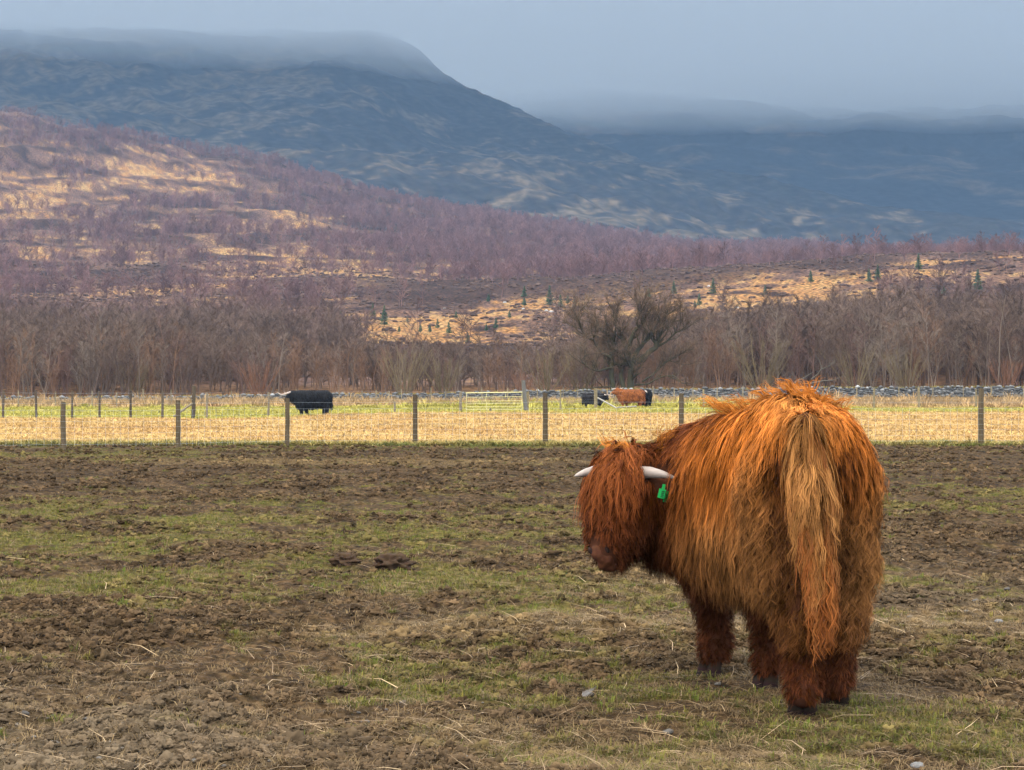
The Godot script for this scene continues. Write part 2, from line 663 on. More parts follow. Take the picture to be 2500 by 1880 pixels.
# ---------------------------------------------------------------- trees
func wiggle(a: Vector3, dir: Vector3, length: float, segs: int, bend: float, lift := 0.0) -> PackedVector3Array:
	var pts := PackedVector3Array([a])
	var d := dir.normalized()
	for i in segs:
		d = (d + Vector3(rnd(-bend, bend), rnd(-bend, bend) + lift, rnd(-bend, bend))).normalized()
		pts.append(pts[i] + d * length / segs)
	return pts


func taper(r0: float, r1: float, k: int) -> PackedFloat32Array:
	var r := PackedFloat32Array()
	for i in k:
		r.append(lerpf(r0, r1, float(i) / (k - 1)))
	return r


func twig(b: MB, at: Vector3, dir: Vector3, length: float, w: float, droop: float, col: Color) -> void:
	var d := dir.normalized()
	var mid := at + d * length * 0.5
	var end := mid + (d + Vector3(rnd(-0.3, 0.3), -droop + rnd(-0.2, 0.2), rnd(-0.3, 0.3))).normalized() * length * 0.5
	var side := d.cross(Vector3(rnd(-1, 1), rnd(-1, 1), rnd(-1, 1))).normalized()
	b.blade(at, mid, end, w, side, col, col * 1.05)


# a bare birch about 8 m tall; colours are relative to the tone of its twigs
func birch(h: float, stems: int, spread: float, bold := 1.0, full := 1.0) -> Array:
	var tr := MB.new()
	var cr := MB.new()
	for s in stems:
		var lean := Vector3(rnd(-0.1, 0.1), 1, rnd(-0.1, 0.1)) if stems == 1 else Vector3(rnd(-0.3, 0.3), 1, rnd(-0.3, 0.3))
		var hh := h * rnd(0.85, 1.0)
		var pts := wiggle(Vector3(rnd(-0.15, 0.15) * (stems - 1), -0.3, rnd(-0.15, 0.15) * (stems - 1)), lean, hh, 8, 0.05, 0.03)
		var pale := rnd(1.1, 2.6)
		tr.tube(pts, taper(0.075, 0.014, 9), 5, Color(1.15, 1.15, 1.15) * pale, Color(0.9, 0.9, 0.9), false)
		var nb := int(20.0 / sqrt(stems))
		for k in nb:
			var t := lerpf(0.22, 0.97, (k + rng.randf()) / nb)
			var f := t * 8.0
			var p := pts[int(f)].lerp(pts[mini(int(f) + 1, 8)], f - int(f))
			var an := rnd(0, TAU)
			var out := Vector3(cos(an), rnd(0.7, 1.6) if full == 1.0 else rnd(0.35, 1.2), sin(an))
			var bl := ((1.0 - t * 0.75) if full == 1.0 else (0.25 + 0.75 * sin(PI * minf(t * 0.95, 1.0)))) * spread * rnd(0.6, 1.15) + 0.4
			var bp := wiggle(p, out, bl, 4, 0.16, 0.04)
			cr.tube(bp, taper(0.022 * (1.3 - t), 0.006, 5), 3, Color(1, 1, 1), Color(-1, 0, 0), false)
			for q in int((8 + bl * 9) * full):
				var g := rnd(0.25, 1.0) * 4.0
				var o := bp[mini(int(g), 3)].lerp(bp[mini(int(g), 3) + 1], g - int(g) if g < 4.0 else 1.0)
				twig(cr, o, Vector3(cos(an + rnd(-1.5, 1.5)), rnd(0.2, 1.6), sin(an + rnd(-1.5, 1.5))), rnd(0.4, 0.95), 0.0115 * bold, rnd(0.0, 0.5), Color(1, 1, 1) * rnd(0.7, 1.2))
	return [tr, cr]


func willow(h: float) -> Array:
	var tr := MB.new()
	var cr := MB.new()
	for s in 26:
		var an := rnd(0, TAU)
		var out := Vector3(cos(an) * rnd(0.1, 0.9), 1.0, sin(an) * rnd(0.1, 0.9))
		var pts := wiggle(Vector3(cos(an) * 0.25, -0.2, sin(an) * 0.25), out, h * rnd(0.7, 1.0), 5, 0.1, 0.06)
		tr.tube(pts, taper(0.035, 0.008, 6), 3, Color(1.2, 1.2, 1.2), Color(-1, 0, 0), false)
		for q in 34:
			var g := rnd(1.2, 5.0)
			var o := pts[mini(int(g), 4)].lerp(pts[mini(int(g), 4) + 1], g - int(g) if g < 5.0 else 1.0)
			twig(cr, o, out + Vector3(rnd(-0.7, 0.7), rnd(0.0, 0.8), rnd(-0.7, 0.7)), rnd(0.4, 0.9), 0.010, 0.0, Color(1, 1, 1) * rnd(0.8, 1.2))
	return [tr, cr]


func conifer(h: float) -> Array:
	var tr := MB.new()
	var cr := MB.new()
	tr.tube(PackedVector3Array([Vector3(0, -0.2, 0), Vector3(0.02, h * 0.5, 0), Vector3(0, h, 0)]), PackedFloat32Array([0.06, 0.04, 0.008]), 5, Color(0.10, 0.075, 0.055), Color(-1, 0, 0), false)
	var tiers := int(h * 5.5)
	for k in tiers:
		var t := (k + 0.6) / tiers
		var y := lerpf(0.25, h, t)
		var reach := (1.0 - t) * h * 0.27 * rnd(0.75, 1.15) + 0.08
		for q in 8:
			var an := rnd(0, TAU)
			var o := Vector3(cos(an), 0, sin(an))
			var p := Vector3(0, y, 0) + o * 0.03
			var mid := p + o * reach * 0.55 + Vector3(0, rnd(0.0, 0.12), 0)
			var tip := p + o * reach * rnd(0.8, 1.1) + Vector3(0, rnd(-0.1, 0.15), 0)
			var col := Color(0.030, 0.060, 0.036).lerp(Color(0.060, 0.095, 0.045), rng.randf())
			cr.blade(p, mid, tip, 0.09 * (1.2 - t * 0.6), Vector3(-o.z, 0.15, o.x), col, col * 1.25)
			cr.blade(p, mid, tip, 0.07, Vector3(-o.z * 0.4, 0.9, o.x * 0.4), col, col * 1.25)
			for w in 3:
				var at := p.lerp(tip, rnd(0.3, 0.9))
				twig(cr, at, o + Vector3(rnd(-1, 1), rnd(-0.2, 0.9), rnd(-1, 1)), reach * 0.4, 0.035, 0.0, col)
	return [tr, cr]


# one crooked limb with everything that grows from it
func limb(wood: MB, fine: MB, pts: PackedVector3Array, r0: float, r1: float, level: int, bark: Color, bushy := 1.0) -> void:
	var k := pts.size()
	wood.tube(pts, taper(r0 * 0.95, r1 * 0.8, k), 6 if level == 0 else (4 if level == 1 else 3), bark, bark * 1.1, level == 0)
	var length := 0.0
	for i in k - 1:
		length += pts[i].distance_to(pts[i + 1])
	var n := int(length * [2.5, 5.0, 8.5][level] * bushy) + 2
	for q in n:
		var t := lerpf(0.3 if level == 0 else 0.15, 1.0, (q + rng.randf()) / n)
		var g := t * (k - 1)
		var i := mini(int(g), k - 2)
		var p := pts[i].lerp(pts[i + 1], g - i)
		var d := (pts[i + 1] - pts[i]).normalized()
		var out := (d * 0.8 + Vector3(rnd(-1, 1), rnd(-0.35, 1.2), rnd(-1, 1))).normalized()
		if level < 2:
			var l := ([2.3, 1.0][level] as float) * rnd(0.6, 1.15)
			limb(wood, fine, wiggle(p, out, l, 5 - level, 0.42, 0.06), lerpf(r0, r1, t) * 0.55, 0.012 if level == 0 else 0.007, level + 1, bark, bushy)
		else:
			twig(fine, p, out, rnd(0.35, 0.9), 0.0105, rnd(-0.3, 0.25), Color(0.100, 0.064, 0.040) * rnd(0.7, 1.2))


# limbs traced as they fork: right/up in metres from the foot of the oak, then depth
const OAK := [
	[0.35, 0.25, 0.0, 0.0, 0.05, 1.9, 0.12, 3.0], [0.28, 0.07, 0.12, 2.9, -0.3, 4.1, -0.6, 5.0, -1.0, 5.9, -1.2, 7.1], [0.24, 0.06, 0.2, 2.9, 0.65, 3.9, 1.1, 4.5, 1.7, 5.2, 2.3, 6.4],
	[0.30, 0.07, 0.25, 2.75, 1.35, 3.5, 2.1, 4.1, 2.3, 4.9, 2.45, 5.6, 2.6, 6.2, 3.1, 7.2], [0.22, 0.05, -0.1, 4.0, 0.3, 5.4, 0.95, 6.1, 0.85, 6.9, 0.6, 7.8],
	[0.24, 0.08, -0.3, 0.2, -0.65, 1.3, -0.62, 2.2, -1.0, 2.8, -1.55, 2.7, -2.1, 3.5, -2.4, 3.9], [0.28, 0.07, -1.25, 0.0, -1.4, 1.0, -1.5, 2.3, -1.5, 3.4, -1.3, 4.5, -1.9, 5.3, -2.4, 5.8, -2.7, 6.7],
	[0.08, 0.03, -1.3, 0.85, -2.3, 0.75, -3.3, 0.6, -4.3, 0.5], [0.09, 0.03, 0.45, 0.95, 1.4, 1.0, 2.5, 1.6, 3.4, 1.7, 4.0, 1.1], [0.15, 0.05, -1.5, 3.2, -2.3, 3.6, -3.0, 4.7, -3.8, 5.2, -4.1, 5.9, -4.3, 7.0],
	[0.11, 0.04, -1.5, 2.4, -2.6, 2.1, -3.5, 2.4, -4.2, 3.2], [0.12, 0.04, 2.1, 4.1, 3.0, 4.6, 3.8, 5.4, 4.6, 5.7], [0.09, 0.03, 1.0, 1.2, 2.0, 1.9, 2.9, 2.9, 3.9, 3.3],
]


func oak_limbs(table: Array, wood: MB, fine: MB, bark: Color) -> void:
	for row in table:
		var pts := PackedVector3Array()
		var z := 0.0
		var n: int = (row.size() - 2) / 2
		var away := rnd(-0.75, 0.75)
		for i in n:
			pts.append(Vector3(row[2 + i * 2], row[3 + i * 2], z))
			if row[0] < 0.4:
				z += away + rnd(-0.2, 0.2)
			if i < n - 1:
				pts.append(Vector3((row[2 + i * 2] + row[4 + i * 2]) / 2 + rnd(-0.1, 0.1), (row[3 + i * 2] + row[5 + i * 2]) / 2 + rnd(-0.08, 0.08), z - away * 0.4))
		limb(wood, fine, pts, row[0], row[1], 0, bark, 0.4 if row[5] < 1.3 and row[0] < 0.2 else 1.0)


func place_tree(called: String, v: Array, at: Vector3, turn: float, size: float, skin: Material) -> Node3D:
	var o := base(called, at)
	o.rotation.y = turn
	o.scale = Vector3(size, size, size)
	for i in 2:
		var p := part(["trunk", "crown"][i], v[i], o)
		if skin:
			p.set_surface_override_material(0, skin)
	return o


func wood_density(x: float, d: float) -> float:
	var a := x / d
	var n := noise(61, 0.014, 3).get_noise_2d(x, d)
	var m := noise(62, 0.05, 2).get_noise_2d(x, d)
	var p := straw_patch(a, d)
	if d < 176.0:
		return 0.0
	if d < 262.0:
		var gap := smoothstep(-0.13, -0.10, a) * (1.0 - smoothstep(0.05, 0.075, a))
		return (1.0 - gap * smoothstep(214.0, 226.0, d)) * clampf(1.0 - 0.5 * smoothstep(-0.13, -0.19, a) * smoothstep(225.0, 200.0, d) * smoothstep(0.0, 0.3, m), 0, 1)
	var left := smoothstep(-0.06, -0.13, a)
	if d < 345.0:
		var tail := clampf(1.0 - (d - 262.0) / lerpf(25.0, 75.0, smoothstep(0.05, 0.2, a)), 0.012, 1.0)
		return lerpf(lerpf(0.012, tail, smoothstep(0.04, 0.075, a)), 0.95, left)
	if d < 560.0:
		var knoll := 0.008 + 0.55 * smoothstep(0.22, 0.36, n + m * 0.5)
		var wood := smoothstep(-0.22, 0.08, n + m * 0.7 - (d - 345.0) * 0.0009)
		if a > 0.17 and d < 470.0:
			knoll = maxf(knoll, 0.5 * smoothstep(0.0, 0.25, n + m))
		return lerpf(knoll, wood, left) * (1.0 - smoothstep(0.3, 0.55, p + m * 0.2) * 0.97)
	var back := smoothstep(-0.12, -0.02, a) * smoothstep(600.0, 680.0, d)
	var w := smoothstep(lerpf(0.02, -0.5, back), lerpf(0.2, -0.1, back), n + m * 0.5 + 0.08 * smoothstep(650.0, 800.0, d))
	if a < -0.02 and d > 690.0 and d < 900.0:
		w = maxf(w, smoothstep(-0.12, 0.18, n + m * 0.6))
	return w * (1.0 - smoothstep(0.25, 0.5, p + m * 0.3) * 0.95)


func build_trees() -> void:
	var bark := matte(0.95, 0.15)
	var tones := []
	for c in [Color(0.076, 0.050, 0.036), Color(0.098, 0.056, 0.042), Color(0.120, 0.088, 0.064), Color(0.120, 0.066, 0.039)]:
		var m := matte(0.95, 0.15)
		m.albedo_color = c.linear_to_srgb()
		tones.append(m)
	var forms := []
	for k in 9:
		forms.append(birch([7.5, 8.5, 6.5, 8.0, 7.0, 9.0, 6.0, 7.8, 7.2][k], [1, 1, 2, 1, 3, 1, 2, 1, 2][k], [2.0, 2.3, 1.8, 1.7, 2.0, 2.4, 1.9, 1.6, 2.2][k]))
	var meshes := []
	for f in forms:
		meshes.append([f[0].mesh(tones[0]), f[1].mesh(tones[0])])
	# one mesh per form for the woods too far or too many to tell apart
	var joined := []
	for w in forms.size():
		var b := MB.new()
		for g: MB in birch([7.5, 8.5, 6.5, 8.0, 7.0, 9.0, 6.0, 7.8, 7.2][w], [1, 1, 2, 1, 3, 1, 2, 1, 2][w], 2.3, 1.35, 1.7):
			var k := b.v.size()
			b.v.append_array(g.v)
			b.n.append_array(g.n)
			b.c.append_array(g.c)
			for i in g.ix:
				b.ix.append(i + k)
		joined.append(b.mesh(bark))
	tick("birch forms")
	# where they stand
	var spots := []
	while spots.size() < 24000:
		var d := sqrt(rnd(177.0 * 177.0, 1330.0 * 1330.0))
		if rng.randf() < 0.16:
			d = rnd(177.0, 330.0)
		var a := rnd(-0.36, 0.36)
		if rng.randf() < wood_density(a * d, d) * (1.0 if d > 262.0 else 0.55):
			spots.append(Vector2(a * d, d))
	spots.sort_custom(func(p, q): return p.y + absf(p.x) * 0.25 * float(absf(p.x / p.y) > 0.28) < q.y + absf(q.x) * 0.25 * float(absf(q.x / q.y) > 0.28))
	tick("tree spots")
	var heap: Array = []
	var shades: Array = []
	for k in forms.size():
		var none: Array[Transform3D] = []
		heap.append(none)
		shades.append(PackedColorArray())
	var single := 0
	for p: Vector2 in spots:
		var k := rng.randi() % forms.size()
		var at := Vector3(p.x, hill_y(p.x, maxf(p.y, 172.0)), -p.y)
		var size := rnd(0.72, 1.08) if p.y < 262.0 else rnd(0.5, 1.05)
		if p.y < 262.0:
			size *= 0.66 + 0.36 * smoothstep(0.03, 0.16, p.x / p.y) + 0.26 * smoothstep(-0.08, -0.2, p.x / p.y)
		if absf(p.x / p.y) < 0.285 and single < 280:
			single += 1
			var tone := clampi(int(2.0 + noise(63, 0.06, 2).get_noise_2d(p.x, p.y) * 4.5 + rnd(-0.8, 0.8)), 0, 3)
			var o := place_tree("birch_tree", meshes[k], at, rnd(0, TAU), size, tones[tone])
			tag(o, "bare leafless birch tree in the belt of woodland just behind the stone wall", "tree", "birch trees behind the stone wall")
			continue
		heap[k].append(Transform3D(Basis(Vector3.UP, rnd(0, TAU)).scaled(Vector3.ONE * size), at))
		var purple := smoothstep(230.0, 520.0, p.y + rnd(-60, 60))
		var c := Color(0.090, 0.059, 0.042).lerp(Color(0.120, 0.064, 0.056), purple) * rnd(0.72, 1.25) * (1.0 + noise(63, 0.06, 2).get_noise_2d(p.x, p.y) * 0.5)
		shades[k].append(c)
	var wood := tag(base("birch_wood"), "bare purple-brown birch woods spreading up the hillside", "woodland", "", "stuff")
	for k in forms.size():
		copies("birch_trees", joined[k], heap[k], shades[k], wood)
	tick("wood")
	# the old oak
	var wb := MB.new()
	var fb := MB.new()
	oak_limbs(OAK, wb, fb, Color(0.042, 0.037, 0.022))
	var oak := base("oak_tree", Vector3(11.0, hill_y(11.0, 176.0) - 0.25, -176.0))
	oak.scale = Vector3(1.14, 1.1, 1.14)
	part("trunk", wb.mesh(bark), oak)
	tag(part("crown", fb.mesh(bark), oak), "", "", "", "stuff")
	tag(oak, "big gnarled leafless oak with several stems, standing behind the orange cow", "tree")
	# two tall birches with pale trunks stand in front at the right
	for s in [[45.6, 177.0, 1.3, "tall birch with a pale trunk near the right edge, left one of two"], [47.2, 177.5, 1.22, "tall birch with a pale trunk near the right edge, right one of two"]]:
		var o := place_tree("birch_tree", meshes[3], Vector3(s[0], hill_y(s[0], s[1]), -s[1]), rnd(0, TAU), s[2], tones[0])
		o.get_node("trunk").set_surface_override_material(0, tones[2])
		tag(o, s[3], "tree")
	# a fallen pale dead tree
	var dw := MB.new()
	var df := MB.new()
	for row in [[0.13, 0.03, -2.6, 0.1, -1.6, 0.9, -0.9, 1.2, 0.2, 1.9], [0.1, 0.025, 0.0, 1.1, 0.6, 1.6, 1.1, 2.3, 0.8, 3.3], [0.08, 0.02, 1.0, 2.1, 1.8, 2.5, 2.5, 2.9], [0.11, 0.02, -0.2, 0.6, 1.2, 0.9, 2.4, 1.0, 3.6, 1.5], [0.09, 0.02, -2.4, 0.4, -2.6, 1.2, -2.0, 1.6]]:
		var pts := PackedVector3Array()
		for i in (row.size() - 2) / 2:
			pts.append(Vector3(row[2 + i * 2], row[3 + i * 2], rnd(-0.3, 0.3)))
		dw.tube(pts, taper(row[0], row[1], pts.size()), 5, Color(0.075, 0.066, 0.05))
		for q in 7:
			var p := pts[1 + rng.randi() % (pts.size() - 1)]
			twig(df, p, Vector3(rnd(-1, 1), rnd(-0.2, 1), rnd(-0.5, 0.5)), rnd(0.5, 1.1), 0.022, 0.1, Color(0.07, 0.06, 0.046))
	var dead := base("dead_tree", Vector3(27.6, hill_y(27.6, 174.0) + 0.3, -174.0))
	dead.scale = Vector3(0.85, 0.85, 0.85)
	part("trunk", dw.mesh(bark), dead)
	part("branches", df.mesh(bark), dead)
	tag(dead, "fallen dead tree with pale bare crooked branches, seen just above the cow's rump", "tree")
	# willow bushes behind the wall
	var wl := []
	for h in [4.6, 3.8, 5.4]:
		var f := willow(h)
		wl.append([f[0].mesh(tones[0]), f[1].mesh(tones[0])])
	var olive := matte(0.95, 0.15)
	olive.albedo_color = Color(0.115, 0.084, 0.045).linear_to_srgb()
	var rusty := matte(0.95, 0.15)
	rusty.albedo_color = Color(0.135, 0.066, 0.038).linear_to_srgb()
	var bushes := [[-10.0, 174.0, 0, 1.15, 0, "wide rounded olive-brown willow bush behind the wall, left of the yellow gate"], [-6.4, 177.0, 1, 1.0, 0, "smaller olive-brown willow bush between the rounded bush and the gate"], [3.2, 175.0, 2, 0.95, 0, "olive-brown willow bush behind the wall, right of the leaning post"], [6.6, 178.0, 0, 1.1, 0, "tall olive-brown willow bush just left of the oak"],
		[1.0, 172.5, 1, 0.6, 1, "low rust-coloured bush behind the gate's leaning post"], [-24.0, 178.0, 1, 1.0, 1, "rusty brown bush behind the wall left of the black bull"], [-36.0, 180.0, 2, 0.8, 0, "dull brown bush among the birches near the left edge"], [32.0, 176.0, 2, 0.95, 0, "pale straw-brown bush behind the wall right of the cow's rump"], [36.5, 175.0, 0, 0.95, 0, "twiggy pale bush in front of the birches at right"], [23.5, 178.0, 2, 1.2, 0, "tall pale olive bush above the cow's back"], [46.0, 176.0, 1, 0.9, 1, "rusty bush behind the wall near the right edge"]]
	for w in bushes:
		var o := place_tree("willow_bush", wl[w[2]], Vector3(w[0], hill_y(w[0], w[1]), -w[1]), rnd(0, TAU), w[3], rusty if w[4] else olive)
		tag(o, w[5], "bush", "willow bushes behind the stone wall")
	# small conifers planted on the pale knoll
	var cf := []
	for h in [2.6, 3.4, 2.0]:
		var f := conifer(h)
		cf.append([f[0].mesh(bark), f[1].mesh(bark)])
	var firs := [[830, 706, 1, 1.25], [805, 690, 1, 0.9], [776, 718, 0, 1.1], [735, 690, 0, 0.8], [728, 722, 0, 0.8], [1187, 662, 1, 1.25], [1132, 645, 0, 0.95], [1132, 664, 2, 1.0], [1055, 655, 2, 0.9], [1210, 668, 0, 1.1], [1226, 660, 2, 0.9], [1240, 668, 0, 0.9], [1071, 712, 0, 0.9], [969, 726, 0, 1.0], [928, 722, 2, 0.9], [945, 712, 0, 0.8], [908, 722, 2, 0.9], [862, 720, 2, 0.7], [1010, 742, 0, 0.9], [1050, 718, 2, 0.8], [1400, 646, 2, 1.0], [1455, 640, 1, 0.85], [1540, 638, 1, 1.0], [1510, 664, 0, 1.0], [1500, 668, 2, 0.8], [1652, 640, 0, 0.9], [1750, 616, 0, 1.0], [1876, 612, 0, 1.1], [1895, 608, 1, 1.0], [1983, 588, 1, 1.05], [2111, 630, 1, 1.35], [1803, 682, 0, 0.9], [985, 690, 2, 0.8], [880, 700, 2, 0.7], [1100, 690, 2, 0.8], [2037, 640, 2, 0.9]]
	var named := {0: "largest dark conifer on the left pale patch of the knoll", 5: "biggest dark conifer on the knoll left of the oak's crown", 22: "round dark conifer on pale grass right of the oak's crown", 29: "yellowish conifer standing on the knoll's pale crest at right", 30: "tall dark conifer among birches near the right edge of the knoll", 28: "taller of the pair of dark conifers on the right pale patch", 27: "shorter of the pair of dark conifers on the right pale patch", 31: "lone small conifer at the lower edge of the right pale patch"}
	for i in firs.size():
		var f: Array = firs[i]
		var a: float = (f[0] - 1105.5) / 4075.0
		var d := 330.0
		# walk up the slope until it reaches the height at which this tree stands
		while d < 540.0 and (hill_y(a * d, d) - 1.3) / d < (838.0 - f[1]) / 4075.0:
			d += 2.0
		var o := place_tree("conifer", cf[f[2]], Vector3(a * d, hill_y(a * d, d), -d), rnd(0, TAU), f[3] * 1.12 * d / 430.0, null)
		tag(o, named.get(i, "small dark green conifer dotted on the pale grass of the knoll"), "conifer", "small conifers on the knoll")
	# grey boulders on the knoll
	var rk := MB.new()
	lump(rk, 1, 0.25, Color(0.22, 0.21, 0.20))
	var rock := rk.mesh(bark)
	for s in [[1765, 655], [1590, 667], [1530, 620], [1090, 655], [1180, 672], [1190, 675], [1130, 668], [1840, 660], [1925, 622], [2110, 612], [1545, 705], [960, 668]]:
		var a: float = (s[0] - 1105.5) / 4075.0
		var d := 330.0
		while d < 540.0 and (hill_y(a * d, d) - 1.3) / d < (838.0 - s[1]) / 4075.0:
			d += 2.0
		var o := part("boulder", rock)
		o.position = Vector3(a * d, hill_y(a * d, d), -d)
		o.rotation.y = rnd(0, TAU)
		o.scale = Vector3(rnd(0.7, 1.2), rnd(0.5, 0.8), rnd(0.7, 1.0))
		tag(o, "small grey boulder lying in the heather of the knoll", "boulder", "grey boulders on the knoll")
	# low heather clumps on the slope
	var hb := MB.new()
	lump(hb, 1, 0.35, Color(1, 1, 1))
	var at: Array[Transform3D] = []
	var hc := PackedColorArray()
	while at.size() < 7000:
		var d := sqrt(rnd(240.0 * 240.0, 700.0 * 700.0))
		var a := rnd(-0.33, 0.33)
		var p := straw_patch(a, d) + noise(42, 0.11, 3).get_noise_2d(a * d, d) * 0.9
		if rng.randf() < (0.12 if p > 0.75 else (0.9 if p > 0.25 else 0.5)):
			var s := rnd(0.5, 1.3)
			at.append(Transform3D(Basis(Vector3.UP, rnd(0, TAU)).scaled(Vector3(s * 1.3, s * 0.8, s * 1.2)), Vector3(a * d, hill_y(a * d, d), -d)))
			hc.append(Color(0.040, 0.024, 0.017) * rnd(0.7, 1.7))
	tag(copies("heather", hb.mesh(bark), at, hc), "low dark heather clumps scattered over the slope", "heather", "", "stuff")


# a rough ball, about one metre across
func lump(b: MB, times: int, rough: float, col: Color, flat := 1.0) -> void:
	var t := (1.0 + sqrt(5.0)) / 2.0
	var vs: Array[Vector3] = []
	for p in [Vector3(-1, t, 0), Vector3(1, t, 0), Vector3(-1, -t, 0), Vector3(1, -t, 0), Vector3(0, -1, t), Vector3(0, 1, t), Vector3(0, -1, -t), Vector3(0, 1, -t), Vector3(t, 0, -1), Vector3(t, 0, 1), Vector3(-t, 0, -1), Vector3(-t, 0, 1)]:
		vs.append(p.normalized())
	var fs := [0, 11, 5, 0, 5, 1, 0, 1, 7, 0, 7, 10, 0, 10, 11, 1, 5, 9, 5, 11, 4, 11, 10, 2, 10, 7, 6, 7, 1, 8, 3, 9, 4, 3, 4, 2, 3, 2, 6, 3, 6, 8, 3, 8, 9, 4, 9, 5, 2, 4, 11, 6, 2, 10, 8, 6, 7, 9, 8, 1]
	for k in times:
		var nf := []
		var mids := {}
		for i in range(0, fs.size(), 3):
			var m := []
			for e in 3:
				var p: int = fs[i + e]
				var q: int = fs[i + (e + 1) % 3]
				var key := mini(p, q) * 10000 + maxi(p, q)
				if not mids.has(key):
					mids[key] = vs.size()
					vs.append(((vs[p] + vs[q]) / 2).normalized())
				m.append(mids[key])
			nf.append_array([fs[i], m[0], m[2], fs[i + 1], m[1], m[0], fs[i + 2], m[2], m[1], m[0], m[1], m[2]])
		fs = nf
	var off := Vector3(rnd(-50, 50), rnd(-50, 50), rnd(-50, 50))
	var f := noise(71, 0.9, 3)
	var first := b.v.size()
	for p in vs:
		var r := 0.5 * (1.0 + f.get_noise_3dv(p + off) * rough * 2.0 + f.get_noise_3dv(p * 2.7 + off) * rough * 1.1)
		b.v.append(Vector3(p.x, p.y * flat, p.z) * r)
		b.n.append(Vector3.ZERO)
		b.c.append(col * (1.0 + f.get_noise_3dv(p * 3.0 - off) * 0.35))
	for i in range(0, fs.size(), 3):
		var p: int = first + fs[i]
		var q: int = first + fs[i + 1]
		var r: int = first + fs[i + 2]
		var nn := (b.v[q] - b.v[p]).cross(b.v[r] - b.v[p])
		b.ix.append_array([p, r, q])
		for w in [p, q, r]:
			b.n[w] += nn
	for i in range(first, b.v.size()):
		b.n[i] = b.n[i].normalized()


# ---------------------------------------------------------------- fences, gate and wall
func wooden_post(h: float, r: float, lean: Vector3, col: Color, sides := 7) -> MB:
	var b := MB.new()
	var pts := PackedVector3Array()
	var rad := PackedFloat32Array()
	for i in 6:
		var t := i / 5.0
		pts.append(Vector3(rnd(-1, 1) * r * 0.08, -0.25 + (h + 0.25) * t, rnd(-1, 1) * r * 0.08) + lean * h * t)
		rad.append(r * (1.06 - 0.1 * t) * rnd(0.97, 1.03))
	pts.append(pts[5] + Vector3(0.002, 0.012, 0))
	rad.append(rad[5] * 0.8)
	b.tube(pts, rad, sides, col, col * 0.9)
	for i in b.c.size():
		b.c[i] = b.c[i] * rnd(0.82, 1.15)
	return b


# posts: rows of x, distance, height, radius
func wire_fence(posts: Array, heights: Array, wire_r: float, net: float, at: Vector3, label: String, wood: Material, steel: Material, tone: Color) -> Node3D:
	var o := base("wire_fence", at)
	tag(o, label, "fence")
	var feet: Array[Vector3] = []
	for p in posts:
		var foot := Vector3(p[0], land_y(p[0], p[1]), -p[1])
		feet.append(foot)
		var m := part("post", wooden_post(p[2], p[3], Vector3(rnd(-0.02, 0.02), 0, rnd(-0.02, 0.02)), tone * rnd(0.75, 1.25)).mesh(wood), o)
		m.position = foot - at
	for h in heights:
		var b := MB.new()
		for i in feet.size() - 1:
			var sag := rnd(0.0, 0.02)
			var p := feet[i] + Vector3(0, h, posts[i][3] + 0.004) - at
			var q := feet[i + 1] + Vector3(0, h, posts[i + 1][3] + 0.004) - at
			b.tube(PackedVector3Array([p, p.lerp(q, 0.5) - Vector3(0, sag, 0), q]), PackedFloat32Array([wire_r, wire_r, wire_r]), 3, Color(0.30, 0.31, 0.31), Color(-1, 0, 0), false)
		part("wire", b.mesh(steel), o)
	if net > 0.0:
		var b := MB.new()
		for i in feet.size() - 1:
			var k := int(feet[i].distance_to(feet[i + 1]) / 0.15)
			for j in k:
				var p := feet[i].lerp(feet[i + 1], (j + 0.5) / k) - at + Vector3(0, 0, posts[i][3] + 0.004)
				b.tube(PackedVector3Array([p + Vector3(0, 0.08, 0), p + Vector3(rnd(-0.006, 0.006), net, 0)]), PackedFloat32Array([wire_r, wire_r]), 3, Color(0.30, 0.31, 0.31), Color(-1, 0, 0), false)
		tag(part("netting", b.mesh(steel), o), "", "", "", "stuff")
	return o


func bar(a: Vector3, b: Vector3, r: float, col: Color, m: Material, sides := 6) -> ArrayMesh:
	var t := MB.new()
	t.tube(PackedVector3Array([a, a.lerp(b, 0.5), b]), PackedFloat32Array([r, r, r]), sides, col)
	return t.mesh(m)


